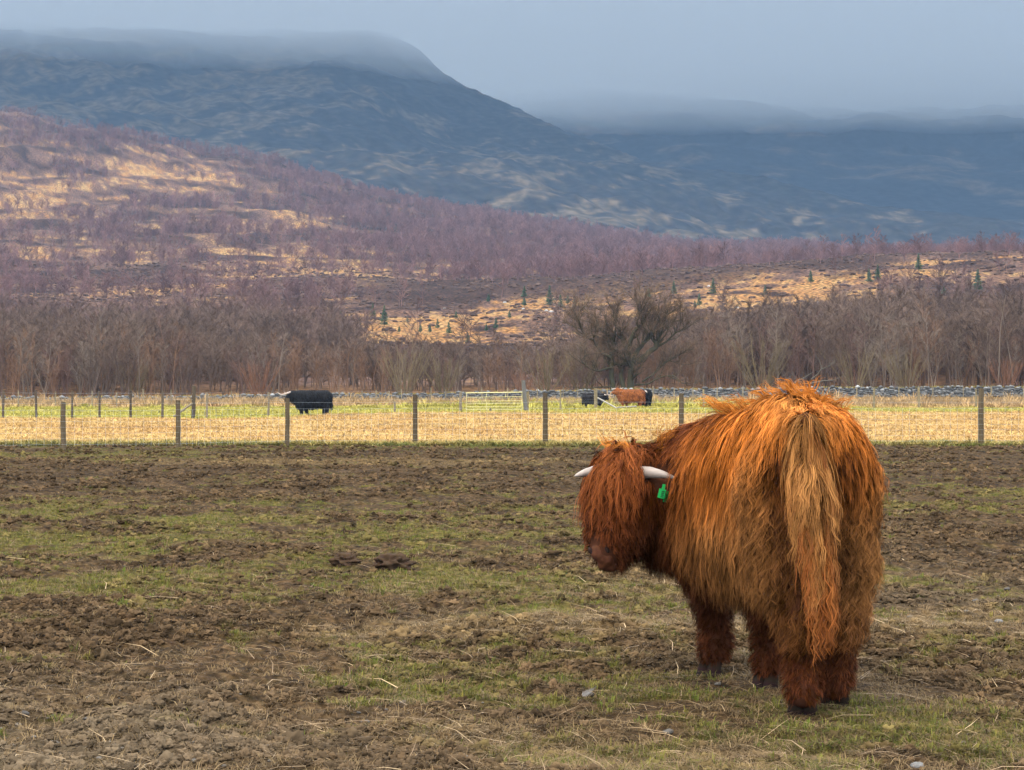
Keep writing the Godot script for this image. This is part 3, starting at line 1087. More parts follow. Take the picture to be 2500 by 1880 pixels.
func build_fences() -> void:
	var wood := matte(0.95, 0.15)
	wood.albedo_texture = grain(151, 0.06, Color(0.55, 0.55, 0.55), Color(1, 1, 1))
	wood.uv1_triplanar = true
	wood.uv1_scale = Vector3(5, 1.2, 5)
	var steel := matte(0.55, 0.5)
	# the fence that closes the muddy paddock
	var near := [[-14.6, 38.9, 1.0, 0.052], [-12.0, 39.2, 1.05, 0.05], [-9.38, 39.5, 1.0, 0.056], [-7.09, 40.1, 1.03, 0.052], [-5.03, 42.2, 1.06, 0.052], [-2.22, 43.2, 1.14, 0.056], [0.77, 43.2, 1.18, 0.06], [3.84, 42.8, 1.17, 0.058], [7.2, 42.7, 1.2, 0.055], [10.6, 42.7, 1.28, 0.064], [13.6, 42.6, 1.2, 0.055], [16.5, 42.5, 1.2, 0.055]]
	wire_fence(near, [0.98, 0.84, 0.72, 0.60, 0.48, 0.36, 0.24, 0.12], 0.0017, 0.84, Vector3(0.77, 0, -43.2), "weathered round-post fence with wire netting along the far edge of the muddy paddock", wood, steel, Color(0.125, 0.090, 0.052))
	# the fence across the field on the left
	var row := [[-26.0, 78.5, 1.2, 0.06], [-21.3, 79.0, 1.2, 0.055], [-19.9, 79.2, 1.25, 0.055], [-18.9, 80.8, 1.2, 0.055], [-17.6, 80.6, 1.2, 0.05], [-16.3, 80.7, 1.2, 0.055], [-15.0, 81.0, 1.2, 0.055], [-14.2, 84.1, 1.45, 0.09]]
	for p in row:
		p[0] = p[0] * 1.0
	row[0] = [-24.6, 78.7, 1.2, 0.055]
	row[2] = [-19.9, 79.0, 1.2, 0.05]
	row[3] = [-18.9, 81.1, 1.2, 0.05]
	wire_fence(row, [1.1, 0.85, 0.6, 0.35], 0.002, 0.0, Vector3(-19.9, 0, -79.0), "dark thin-post wire fence crossing the left of the field up to a strainer post", wood, steel, Color(0.10, 0.075, 0.05))
	var second := [[-14.2, 84.3, 1.2, 0.05], [-13.6, 84.1, 1.15, 0.05], [-11.58, 89.8, 1.1, 0.05], [-9.3, 95.5, 1.1, 0.05], [-6.24, 100.5, 0.6, 0.06], [-2.88, 106.0, 1.1, 0.085]]
	wire_fence(second, [0.95, 0.7, 0.45], 0.002, 0.0, Vector3(-6.24, 0, -100.5), "sparse wire fence running behind the black bull to the yellow gate", wood, steel, Color(0.26, 0.20, 0.13))
	var brace := part("brace_post", bar(Vector3(0, 0.62, 0), Vector3(-0.75, 0.03, 0.5), 0.045, Color(0.22, 0.17, 0.11), wood))
	brace.position = Vector3(-14.2, 0, -83.9)
	tag(brace, "slanting wooden strut leaning against the strainer post on the left", "post")
	# the fence right of the gate
	var right := [[0.88, 107.5, 1.1, 0.07], [2.9, 113.0, 1.1, 0.05], [5.3, 119.5, 1.25, 0.115], [9.3, 128.5, 1.2, 0.075], [12.6, 124.0, 1.2, 0.065], [16.6, 123.5, 1.1, 0.055], [20.0, 121.5, 1.1, 0.055], [23.0, 120.0, 1.22, 0.075], [26.3, 122.0, 1.3, 0.08], [30.0, 122.0, 1.2, 0.06], [34.5, 122.0, 1.2, 0.06]]
	wire_fence(right, [1.05, 0.8, 0.55, 0.3], 0.002, 0.0, Vector3(5.3, 0, -119.5), "pale-post wire fence in front of the group of cows, running on to the right", wood, steel, Color(0.26, 0.20, 0.11))
	var strut := part("brace_post", bar(Vector3(0, 0.68, 0), Vector3(1.12, 0.03, 1.6), 0.05, Color(0.34, 0.30, 0.24), wood))
	strut.position = Vector3(5.42, 0, -119.3)
	tag(strut, "pale slanting strut propping the thick post in front of the dark cow", "post")
	var pole := part("fallen_pole", bar(Vector3(0, 0.05, 0), Vector3(1.25, 0.12, -0.6), 0.05, Color(0.3, 0.26, 0.2), wood))
	pole.position = Vector3(6.5, land_y(6.5, 117.0), -117.0)
	tag(pole, "pale pole lying in the grass below the orange cow", "pole")
	# a row of posts beside the wall
	var wallside := []
	for u in [40.0, 120.0, 199.0, 252.0, 310.0, 370.0, 421.0, 500.0, 640.0, 712.0, 782.0, 812.0, 840.0, 867.0, 930.0, 962.0, 1040.0, 1096.0, 1160.0, 1216.0, 1247.0, 1330.0, 1410.0, 1456.0, 1496.0, 1548.0, 1604.0, 1653.0, 1720.0, 1790.0, 1850.0, 1940.0, 2014.0, 2080.0, 2140.0, 2210.0, 2290.0]:
		var d := 141.0 + rnd(-2.0, 2.0) + 10.0 * smoothstep(400.0, 1300.0, u)
		if u < 260.0:
			d -= 14.0
		wallside.append([(u - 1105.5) / 4075.0 * d, d, rnd(0.95, 1.25), rnd(0.04, 0.055)])
	wire_fence(wallside, [0.95, 0.65, 0.35], 0.002, 0.0, Vector3(0, 0, -148.0), "long far fence of thin pale posts just in front of the stone wall", wood, steel, Color(0.28, 0.22, 0.13))
	# the yellow field gate
	var yellow := matte(0.6, 0.4)
	var paint := Color(0.40, 0.345, 0.15)
	var gate := base("field_gate", Vector3(-2.62, land_y(-1, 106), -106.2))
	tag(gate, "yellow tubular metal field gate hung between two wooden posts", "gate")
	for h in [0.0, 0.17, 0.33, 0.48, 0.70, 0.94]:
		part("rail", bar(Vector3(0.02 + (0.0 if h > 0.9 else 0.06), 0.10 + h, 0), Vector3(3.2, 0.12 + h * 1.03, 0.1), 0.026 if h > 0.9 else 0.012, paint, yellow), gate)
	for s in [[0.04, 0.06, 0.10, 1.05], [1.12, 1.2, 0.57, 1.03], [1.2, 1.2, 0.12, 0.55], [2.25, 2.28, 0.8, 1.05], [3.18, 3.18, 0.12, 1.07]]:
		part("stile", bar(Vector3(s[0], s[2], 0.03), Vector3(s[1], s[3], 0.03), 0.014, paint, yellow), gate)
	var old := wooden_post(1.75, 0.115, Vector3(-0.09, 0, 0.03), Color(0.17, 0.155, 0.13), 9)
	var lp := part("gate_post", old.mesh(wood))
	lp.position = Vector3(0.8, land_y(0.8, 107), -106.9)
	tag(lp, "thick old grey gate post leaning to the left beside the yellow gate", "post")
	var stump := MB.new()
	stump.tube(PackedVector3Array([Vector3(0, -0.1, 0), Vector3(0, 0.12, 0), Vector3(0.02, 0.22, 0)]), PackedFloat32Array([0.07, 0.065, 0.05]), 7, Color(0.15, 0.12, 0.09))
	var st := part("tree_stump", stump.mesh(wood))
	st.position = Vector3(-1.2, land_y(-1.2, 105), -105.0)
	tag(st, "short dark stump standing in front of the yellow gate's lowest rail", "stump")
	# the dry stone wall
	var wall := base("stone_wall", Vector3(0, 0, -156))
	tag(wall, "low dry stone wall with a mossy top along the foot of the woodland", "wall")
	var forms := []
	for k in 4:
		var b := MB.new()
		lump(b, 1, 0.22, Color(1, 1, 1))
		forms.append(b.mesh(matte(1.0, 0.04)))
	var at: Array = [[], [], [], []]
	var tones: Array = [PackedColorArray(), PackedColorArray(), PackedColorArray(), PackedColorArray()]
	for k in 4:
		var none: Array[Transform3D] = []
		at[k] = none
	var core := MB.new()
	var x := -58.0
	var tuft_at: Array[Transform3D] = []
	var tuft_c := PackedColorArray()
	var blades := MB.new()
	for i in 26:
		var an := rnd(0, TAU)
		var o := Vector3(cos(an), 0, sin(an))
		var p := o * rnd(0, 0.2)
		blades.blade(p, p + o * 0.08 + Vector3(0, rnd(0.1, 0.2), 0), p + o * rnd(0.12, 0.3) + Vector3(0, rnd(0.1, 0.32), 0), 0.012, Vector3(-o.z, 0, o.x), Color(0.8, 0.8, 0.8), Color(1.1, 1.1, 1.1))
	var tuft := blades.mesh(matte())
	while x < 62.0:
		var d := 153.0 + 5.0 * smoothstep(-40.0, 45.0, x) + sin(x * 0.11) * 0.8
		var y := land_y(x, d)
		var h := 0.45 + 0.32 * smoothstep(-35.0, 40.0, x) + noise(75, 0.12, 2).get_noise_2d(x, 0) * 0.12
		core.box(Vector3(x, y + h * 0.45, -d) - wall.position, Vector3(0.3, h * 0.47, 0.16), Basis(), Color(0.12, 0.11, 0.10))
		var c := 0.0
		while c < h:
			var k := rng.randi() % 4
			var s := rnd(0.17, 0.36)
			at[k].append(Transform3D(Basis(Vector3.UP, rnd(0, TAU)).scaled(Vector3(s * rnd(1.0, 1.7), s * rnd(0.6, 0.9), s * 1.2)), Vector3(x + rnd(-0.12, 0.12), y + c + s * 0.3, -d + 0.16) - wall.position))
			var g := rnd(0.045, 0.12) if rng.randf() < 0.93 else rnd(0.13, 0.22)
			tones[k].append(Color(g, g * 0.97, g * 0.9))
			c += s * 0.62
		if rng.randf() < 0.85:
			tuft_at.append(Transform3D(Basis(Vector3.UP, rnd(0, TAU)).scaled(Vector3(1.3, rnd(0.35, 0.8), 1.1)), Vector3(x, y + h * 0.98, -d + 0.05) - wall.position))
			tuft_c.append(Color(0.15, 0.13, 0.03).lerp(Color(0.30, 0.23, 0.07), rng.randf()))
		x += rnd(0.24, 0.38)
	tag(part("core", core.mesh(matte()), wall), "", "", "", "stuff")
	for k in 4:
		copies("stones", forms[k], at[k], tones[k], wall)
	copies("moss", tuft, tuft_at, tuft_c, wall)


# ---------------------------------------------------------------- bodies
# a field of tapered bones that melt into one another
class Body:
	var lo: Vector3
	var cell: float
	var nx: int
	var ny: int
	var nz: int
	var k: float
	var s := PackedFloat32Array()
	var bones := []

	func _init(from: Vector3, to: Vector3, size: float, melt: float) -> void:
		lo = from
		cell = size
		k = melt
		nx = int((to.x - from.x) / size) + 2
		ny = int((to.y - from.y) / size) + 2
		nz = int((to.z - from.z) / size) + 2
		s.resize(nx * ny * nz)

	func bone(a: Vector3, b: Vector3, ra: float, rb: float) -> void:
		var reach := maxf(ra, rb) + k * 6.0
		var p0 := (a.min(b) - Vector3.ONE * reach - lo) / cell
		var p1 := (a.max(b) + Vector3.ONE * reach - lo) / cell
		var ba := b - a
		var bb := maxf(ba.length_squared(), 1e-9)
		var ik := 1.0 / k
		var limit := k * 6.0
		for z in range(maxi(0, int(p0.z)), mini(nz, int(p1.z) + 1)):
			for y in range(maxi(0, int(p0.y)), mini(ny, int(p1.y) + 1)):
				var row := (z * ny + y) * nx
				var x0 := maxi(0, int(p0.x))
				var p := lo + Vector3(x0, y, z) * cell - a
				for x in range(x0, mini(nx, int(p1.x) + 1)):
					var t := clampf(p.dot(ba) / bb, 0.0, 1.0)
					var d := (p - ba * t).length() - ra - (rb - ra) * t
					if d < limit:
						s[row + x] += exp(-d * ik)
					p.x += cell

	func settle() -> void:
		for i in s.size():
			s[i] = minf(-k * log(s[i]), 0.2) if s[i] > 0.0 else 0.2

	func at(p: Vector3) -> float:
		var q := (p - lo) / cell
		var x := clampi(int(q.x), 0, nx - 2)
		var y := clampi(int(q.y), 0, ny - 2)
		var z := clampi(int(q.z), 0, nz - 2)
		var f := q - Vector3(x, y, z)
		var i := (z * ny + y) * nx + x
		var j := i + nx * ny
		var a := lerpf(lerpf(s[i], s[i + 1], f.x), lerpf(s[i + nx], s[i + nx + 1], f.x), f.y)
		var b := lerpf(lerpf(s[j], s[j + 1], f.x), lerpf(s[j + nx], s[j + nx + 1], f.x), f.y)
		return lerpf(a, b, f.z)

	func slope(p: Vector3) -> Vector3:
		var e := cell * 0.8
		return Vector3(at(p + Vector3(e, 0, 0)) - at(p - Vector3(e, 0, 0)), at(p + Vector3(0, e, 0)) - at(p - Vector3(0, e, 0)), at(p + Vector3(0, 0, e)) - at(p - Vector3(0, 0, e))).normalized()

	# surface nets
	func skin(b: MB) -> void:
		var cells := {}
		var first := b.v.size()
		for z in nz - 1:
			for y in ny - 1:
				var row := (z * ny + y) * nx
				for x in nx - 1:
					var i := row + x
					var c0 := s[i]
					if c0 > 0.15 and s[i + 1 + nx + nx * ny] > 0.15:
						continue
					var ins := 0
					var sum := Vector3.ZERO
					var n := 0
					var v := [c0, s[i + 1], s[i + nx], s[i + nx + 1], s[i + nx * ny], s[i + nx * ny + 1], s[i + nx * ny + nx], s[i + nx * ny + nx + 1]]
					for q in 8:
						if v[q] < 0.0:
							ins += 1
					if ins == 0 or ins == 8:
						continue
					for e in [[0, 1], [2, 3], [4, 5], [6, 7], [0, 2], [1, 3], [4, 6], [5, 7], [0, 4], [1, 5], [2, 6], [3, 7]]:
						var va: float = v[e[0]]
						var vb: float = v[e[1]]
						if (va < 0.0) != (vb < 0.0):
							var t := va / (va - vb)
							var pa := Vector3(e[0] & 1, (e[0] >> 1) & 1, e[0] >> 2)
							var pb := Vector3(e[1] & 1, (e[1] >> 1) & 1, e[1] >> 2)
							sum += pa.lerp(pb, t)
							n += 1
					cells[i] = b.v.size()
					b.v.append(lo + (Vector3(x, y, z) + sum / n) * cell)
		for i: int in cells:
			for ax in 3:
				var step: int = [1, nx, nx * ny][ax]
				var u: int = [nx, nx * ny, 1][ax]
				var w: int = [nx * ny, 1, nx][ax]
				if (s[i] < 0.0) == (s[i + step] < 0.0):
					continue
				if not (cells.has(i - u) and cells.has(i - w) and cells.has(i - u - w)):
					continue
				var p: int = cells[i]
				var q: int = cells[i - u]
				var r: int = cells[i - u - w]
				var t: int = cells[i - w]
				if s[i] < 0.0:
					b.ix.append_array([p, r, q, p, t, r])
				else:
					b.ix.append_array([p, q, r, p, r, t])
		for i in range(first, b.v.size()):
			b.n.append(slope(b.v[i]))


# hair of one place: length, waviness, colour, how far it stands off, how it is combed
class Fur:
	var a: Vector3
	var b: Vector3
	var ra: float
	var rb: float
	var length: float
	var wave: float
	var color: Color
	var lift: float
	var comb: Vector3
	var dense := 1.0


func strand(h: MB, pts: PackedVector3Array, nn: Vector3, w: float, root: Color, tip: Color) -> void:
	var k := h.v.size()
	var m := pts.size()
	var last := pts[m - 1] - pts[m - 2]
	for i in m:
		var dir := (pts[i + 1] - pts[i]) if i < m - 1 else last
		var side := nn.cross(dir).normalized()
		var t := float(i) / (m - 1)
		var ww := w * (1.0 - t * t * 0.85)
		h.v.append(pts[i] - side * ww)
		h.v.append(pts[i] + side * ww)
		h.n.append((nn - side * 0.45).normalized())
		h.n.append((nn + side * 0.45).normalized())
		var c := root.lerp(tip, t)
		h.c.append(c)
		h.c.append(c)
		if i < m - 1:
			var q := k + i * 2
			h.ix.append_array([q, q + 1, q + 2, q + 1, q + 3, q + 2])


var bare := []  # capsules that hair keeps clear of: from, to, radius


func clear_of(p: Vector3) -> bool:
	for w: Array in bare:
		var ba: Vector3 = w[1] - w[0]
		var t := clampf((p - w[0]).dot(ba) / ba.length_squared(), 0.0, 1.0)
		if (p - w[0] - ba * t).length() < w[2]:
			return false
	return true


# one lock: a guide that falls over the body, and the strands that follow it
func lock(h: MB, body: Body, p: Vector3, n: Vector3, dir: Vector3, pull: Vector3, length: float, wave: float, col: Color, strands: int, segs: int, width: float, spread: float, layer: float) -> void:
	var g := PackedVector3Array([p])
	var d := dir.normalized()
	var step := length / segs
	for i in segs:
		d = d.lerp(pull, 0.24).normalized()
		var q := g[i] + d * step
		var dist := body.at(q)
		var keep := 0.008 + layer * minf(1.0, (i + 1) / 4.0)
		if dist < keep:
			q += body.slope(q) * (keep - dist)
			d = (q - g[i]).normalized()
			q = g[i] + d * step
		if bare.size() and i > 0 and not clear_of(q):
			return
		g.append(q)
	var side := d.cross(n).normalized()
	if side.length() < 0.5:
		side = Vector3.RIGHT
	var phase := rnd(0, TAU)
	var turns := length / rnd(0.065, 0.10) * TAU * clampf(wave * 1.2, 0.35, 1.0)
	var amp := 0.018 * wave * rnd(0.6, 1.3)
	for i in range(1, g.size()):
		var t := float(i) / segs
		var o := sin(phase + turns * t) * amp * sqrt(t)
		g[i] = g[i] + side * o + n * (cos(phase + turns * t) * amp * 0.6 * t)
	var out := n
	for q in strands:
		var off := (side * rnd(-1, 1) + d.cross(side) * rnd(-1, 1) + dir.normalized() * rnd(-0.8, 0.8)) * spread
		off -= n * off.dot(n) * 0.8
		var pull_in := rnd(0.1, 0.9)
		var own := rnd(0.62, 1.05)
		var m := maxi(3, int(ceil(segs * minf(own, 1.0)))) + 1
		var pts := PackedVector3Array()
		var fx := rnd(-1, 1) * 0.004 * (0.4 + wave)
		var fy := rnd(-1, 1) * 0.004 * (0.4 + wave)
		var fp := rnd(0, TAU)
		for i in mini(m, g.size()):
			var t := float(i) / segs
			var wob := sin(fp + t * turns * 0.8)
			pts.append(g[i] + off * lerpf(1.0, pull_in, minf(t * 1.3, 1.0)) + side * (fx * wob + (fy * t * 3.0)) + n * (fy * wob * t))
		if pts.size() < 3:
			continue
		var tw := rnd(-0.9, 0.9)
		var d0 := (pts[pts.size() - 1] - pts[0]).normalized()
		var nn := (out - d0 * out.dot(d0)).normalized()
		nn = nn.rotated(d0, tw)
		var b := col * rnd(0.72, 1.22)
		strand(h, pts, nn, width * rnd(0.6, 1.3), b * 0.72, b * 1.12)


func coat(h: MB, body: Body, skin: MB, furs: Array, count: int, strands: int, segs: int, width: float, spread: float, only: Callable) -> void:
	var sum := PackedFloat32Array()
	var total := 0.0
	var tris := skin.ix.size() / 3
	for i in tris:
		var a := skin.v[skin.ix[i * 3]]
		total += (skin.v[skin.ix[i * 3 + 1]] - a).cross(skin.v[skin.ix[i * 3 + 2]] - a).length()
		sum.append(total)
	var patch := noise(81, 5.5, 3)
	for i in count:
		var t := sum.bsearch((i + rng.randf()) / count * total)
		t = mini(t, tris - 1)
		var u := rng.randf()
		var w := rng.randf()
		if u + w > 1.0:
			u = 1.0 - u
			w = 1.0 - w
		var i0 := skin.ix[t * 3]
		var i1 := skin.ix[t * 3 + 1]
		var i2 := skin.ix[t * 3 + 2]
		var p := skin.v[i0] + (skin.v[i1] - skin.v[i0]) * u + (skin.v[i2] - skin.v[i0]) * w
		var n := (skin.n[i0] * (1.0 - u - w) + skin.n[i1] * u + skin.n[i2] * w).normalized()
		if not only.call(p, n):
			continue
		var length := 0.0
		var wave := 0.0
		var lift := 0.0
		var comb := Vector3.ZERO
		var cr := Vector3.ZERO
		var dense := 0.0
		var ws := 0.0
		for f: Fur in furs:
			var ba := f.b - f.a
			var tt := clampf((p - f.a).dot(ba) / ba.length_squared(), 0.0, 1.0)
			var dd := (p - f.a - ba * tt).length() - lerpf(f.ra, f.rb, tt)
			var e := exp(-maxf(dd, -0.02) * 32.0)
			if e < 0.003:
				continue
			ws += e
			length += f.length * e
			wave += f.wave * e
			lift += f.lift * e
			comb += f.comb * e
			dense += f.dense * e
			cr += Vector3(f.color.r, f.color.g, f.color.b) * e
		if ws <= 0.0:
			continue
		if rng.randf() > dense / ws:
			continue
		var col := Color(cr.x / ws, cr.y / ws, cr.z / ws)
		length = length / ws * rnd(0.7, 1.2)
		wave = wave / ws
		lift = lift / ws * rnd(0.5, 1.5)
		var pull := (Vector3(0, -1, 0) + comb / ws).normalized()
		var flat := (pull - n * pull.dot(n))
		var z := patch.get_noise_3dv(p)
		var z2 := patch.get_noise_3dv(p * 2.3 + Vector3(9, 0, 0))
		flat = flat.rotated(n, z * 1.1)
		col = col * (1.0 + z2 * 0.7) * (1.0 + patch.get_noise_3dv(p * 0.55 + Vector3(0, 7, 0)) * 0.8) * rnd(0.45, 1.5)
		lock(h, body, p - n * 0.004, n, flat.normalized() + n * lift, pull, length, wave, col, strands, segs, width, spread, rnd(0.004, 0.03) * clampf(length / 0.16, 0.3, 1.3))


func W(x: float, y: float, d: float) -> Vector3:
	return Vector3(x - 1.1, y, 8.2 - d)


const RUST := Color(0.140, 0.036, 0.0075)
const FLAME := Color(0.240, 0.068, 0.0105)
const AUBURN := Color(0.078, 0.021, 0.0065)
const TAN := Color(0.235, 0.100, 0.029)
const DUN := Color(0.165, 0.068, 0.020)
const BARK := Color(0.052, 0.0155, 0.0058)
const UMBER := Color(0.032, 0.011, 0.005)  # darkest hair; shade of dewlap and tail valleys is put into this colour

# from, to (x, height, distance), radii, hair length, wave, colour, lift, comb (x, y, z)
func cow_bones() -> Array:
	return [
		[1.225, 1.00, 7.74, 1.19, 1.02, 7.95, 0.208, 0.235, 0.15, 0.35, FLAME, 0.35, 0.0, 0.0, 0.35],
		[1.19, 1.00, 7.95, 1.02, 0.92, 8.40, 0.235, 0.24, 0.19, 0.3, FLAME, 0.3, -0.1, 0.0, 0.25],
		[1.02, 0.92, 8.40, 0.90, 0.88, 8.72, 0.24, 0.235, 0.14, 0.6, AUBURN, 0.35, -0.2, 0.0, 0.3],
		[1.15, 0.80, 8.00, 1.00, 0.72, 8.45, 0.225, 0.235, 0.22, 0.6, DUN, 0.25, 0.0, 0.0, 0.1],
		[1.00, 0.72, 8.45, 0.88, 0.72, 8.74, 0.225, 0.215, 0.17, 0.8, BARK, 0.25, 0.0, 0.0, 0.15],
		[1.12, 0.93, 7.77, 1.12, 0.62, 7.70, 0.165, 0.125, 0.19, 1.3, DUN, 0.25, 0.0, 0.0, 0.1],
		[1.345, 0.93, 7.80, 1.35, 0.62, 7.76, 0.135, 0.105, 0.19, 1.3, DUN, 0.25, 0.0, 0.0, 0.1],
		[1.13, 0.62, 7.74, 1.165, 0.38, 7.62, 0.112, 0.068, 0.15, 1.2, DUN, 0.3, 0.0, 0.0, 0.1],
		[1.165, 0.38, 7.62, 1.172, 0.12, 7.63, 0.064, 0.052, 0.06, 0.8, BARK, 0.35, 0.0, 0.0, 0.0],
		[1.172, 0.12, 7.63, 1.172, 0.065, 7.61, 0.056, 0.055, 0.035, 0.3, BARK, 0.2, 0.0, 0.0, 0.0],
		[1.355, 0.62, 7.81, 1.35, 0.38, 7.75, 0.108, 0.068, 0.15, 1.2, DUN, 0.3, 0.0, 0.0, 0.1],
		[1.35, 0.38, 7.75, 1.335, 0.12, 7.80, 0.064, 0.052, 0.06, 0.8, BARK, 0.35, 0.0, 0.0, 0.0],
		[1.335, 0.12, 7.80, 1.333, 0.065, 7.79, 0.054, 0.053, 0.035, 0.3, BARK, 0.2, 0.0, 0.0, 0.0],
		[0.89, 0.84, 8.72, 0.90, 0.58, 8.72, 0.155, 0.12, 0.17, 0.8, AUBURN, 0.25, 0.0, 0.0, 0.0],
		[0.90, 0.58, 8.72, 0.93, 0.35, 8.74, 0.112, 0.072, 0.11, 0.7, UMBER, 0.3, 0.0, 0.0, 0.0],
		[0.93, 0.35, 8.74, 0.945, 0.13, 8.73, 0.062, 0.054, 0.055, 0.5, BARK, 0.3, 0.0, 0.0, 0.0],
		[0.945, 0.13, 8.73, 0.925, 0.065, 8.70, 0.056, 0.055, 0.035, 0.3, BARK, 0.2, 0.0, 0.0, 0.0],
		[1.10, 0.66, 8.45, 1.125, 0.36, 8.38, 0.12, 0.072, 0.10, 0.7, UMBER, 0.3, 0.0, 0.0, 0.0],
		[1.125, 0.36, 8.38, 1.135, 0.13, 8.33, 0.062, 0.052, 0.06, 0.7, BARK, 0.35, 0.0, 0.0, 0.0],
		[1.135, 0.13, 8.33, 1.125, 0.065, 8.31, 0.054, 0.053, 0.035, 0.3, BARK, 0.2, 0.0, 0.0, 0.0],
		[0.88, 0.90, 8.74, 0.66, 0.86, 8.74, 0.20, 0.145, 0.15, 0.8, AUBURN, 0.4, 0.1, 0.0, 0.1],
		[0.86, 0.70, 8.74, 0.68, 0.68, 8.72, 0.18, 0.15, 0.13, 0.5, UMBER, 0.15, 0.0, 0.0, 0.0],  # dewlap: shade under the neck painted into the coat colour
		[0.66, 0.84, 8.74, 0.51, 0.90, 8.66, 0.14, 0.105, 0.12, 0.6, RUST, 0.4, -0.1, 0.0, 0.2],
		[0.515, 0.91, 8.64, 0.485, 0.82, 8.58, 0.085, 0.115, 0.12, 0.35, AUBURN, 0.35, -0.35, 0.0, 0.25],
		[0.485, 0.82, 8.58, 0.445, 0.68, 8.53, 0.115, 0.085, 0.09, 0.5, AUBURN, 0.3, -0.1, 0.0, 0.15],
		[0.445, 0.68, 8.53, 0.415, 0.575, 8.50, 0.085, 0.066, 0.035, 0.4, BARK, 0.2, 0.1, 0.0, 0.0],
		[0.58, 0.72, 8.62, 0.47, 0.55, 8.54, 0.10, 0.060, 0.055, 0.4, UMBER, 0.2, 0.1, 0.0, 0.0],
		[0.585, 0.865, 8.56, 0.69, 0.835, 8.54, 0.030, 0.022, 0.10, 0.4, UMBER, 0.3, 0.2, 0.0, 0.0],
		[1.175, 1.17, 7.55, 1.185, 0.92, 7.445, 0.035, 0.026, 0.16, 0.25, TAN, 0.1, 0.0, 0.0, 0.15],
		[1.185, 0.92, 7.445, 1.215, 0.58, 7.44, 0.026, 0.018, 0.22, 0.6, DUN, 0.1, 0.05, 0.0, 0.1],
	]


func horn(pts: Array, r: float, m: Material, tone := 1.0) -> ArrayMesh:
	var b := MB.new()
	var c := Curve3D.new()
	for i in pts.size():
		var t: Vector3 = (pts[mini(i + 1, pts.size() - 1)] - pts[maxi(i - 1, 0)]) * 0.18
		c.add_point(pts[i], -t, t)
	var p := PackedVector3Array()
	var rad := PackedFloat32Array()
	for i in 17:
		var t := i / 16.0
		p.append(c.sample_baked(c.get_baked_length() * t))
		rad.append(r * pow(1.0 - t, 0.62) * (1.0 + 0.02 * sin(i * 2.1)) + 0.0015)
	b.tube(p, rad, 16, Color(0.145, 0.108, 0.082), Color(0.21, 0.165, 0.13))
	for i in b.c.size():
		b.c[i] = b.c[i] * tone * (1.0 + noise(83, 60.0, 3).get_noise_3dv(b.v[i] * Vector3(1, 3, 3)) * 0.35)
	return b.mesh(m)


func hoof(dir: Vector3, m: Material) -> ArrayMesh:
	var b := MB.new()
	var side := dir.cross(Vector3.UP).normalized()
	for s in [-1.0, 1.0]:
		var pts := PackedVector3Array()
		var rad := PackedFloat32Array()
		for i in 6:
			var t := i / 5.0
			pts.append(side * s * 0.026 + dir * (0.012 + 0.026 * (1.0 - t)) + Vector3(0, -0.03 + 0.075 * t, 0))
			rad.append(lerpf(0.037, 0.029, t))
		b.tube(pts, rad, 10, Color(0.014, 0.010, 0.008), Color(0.022, 0.014, 0.009))
	return b.mesh(m)


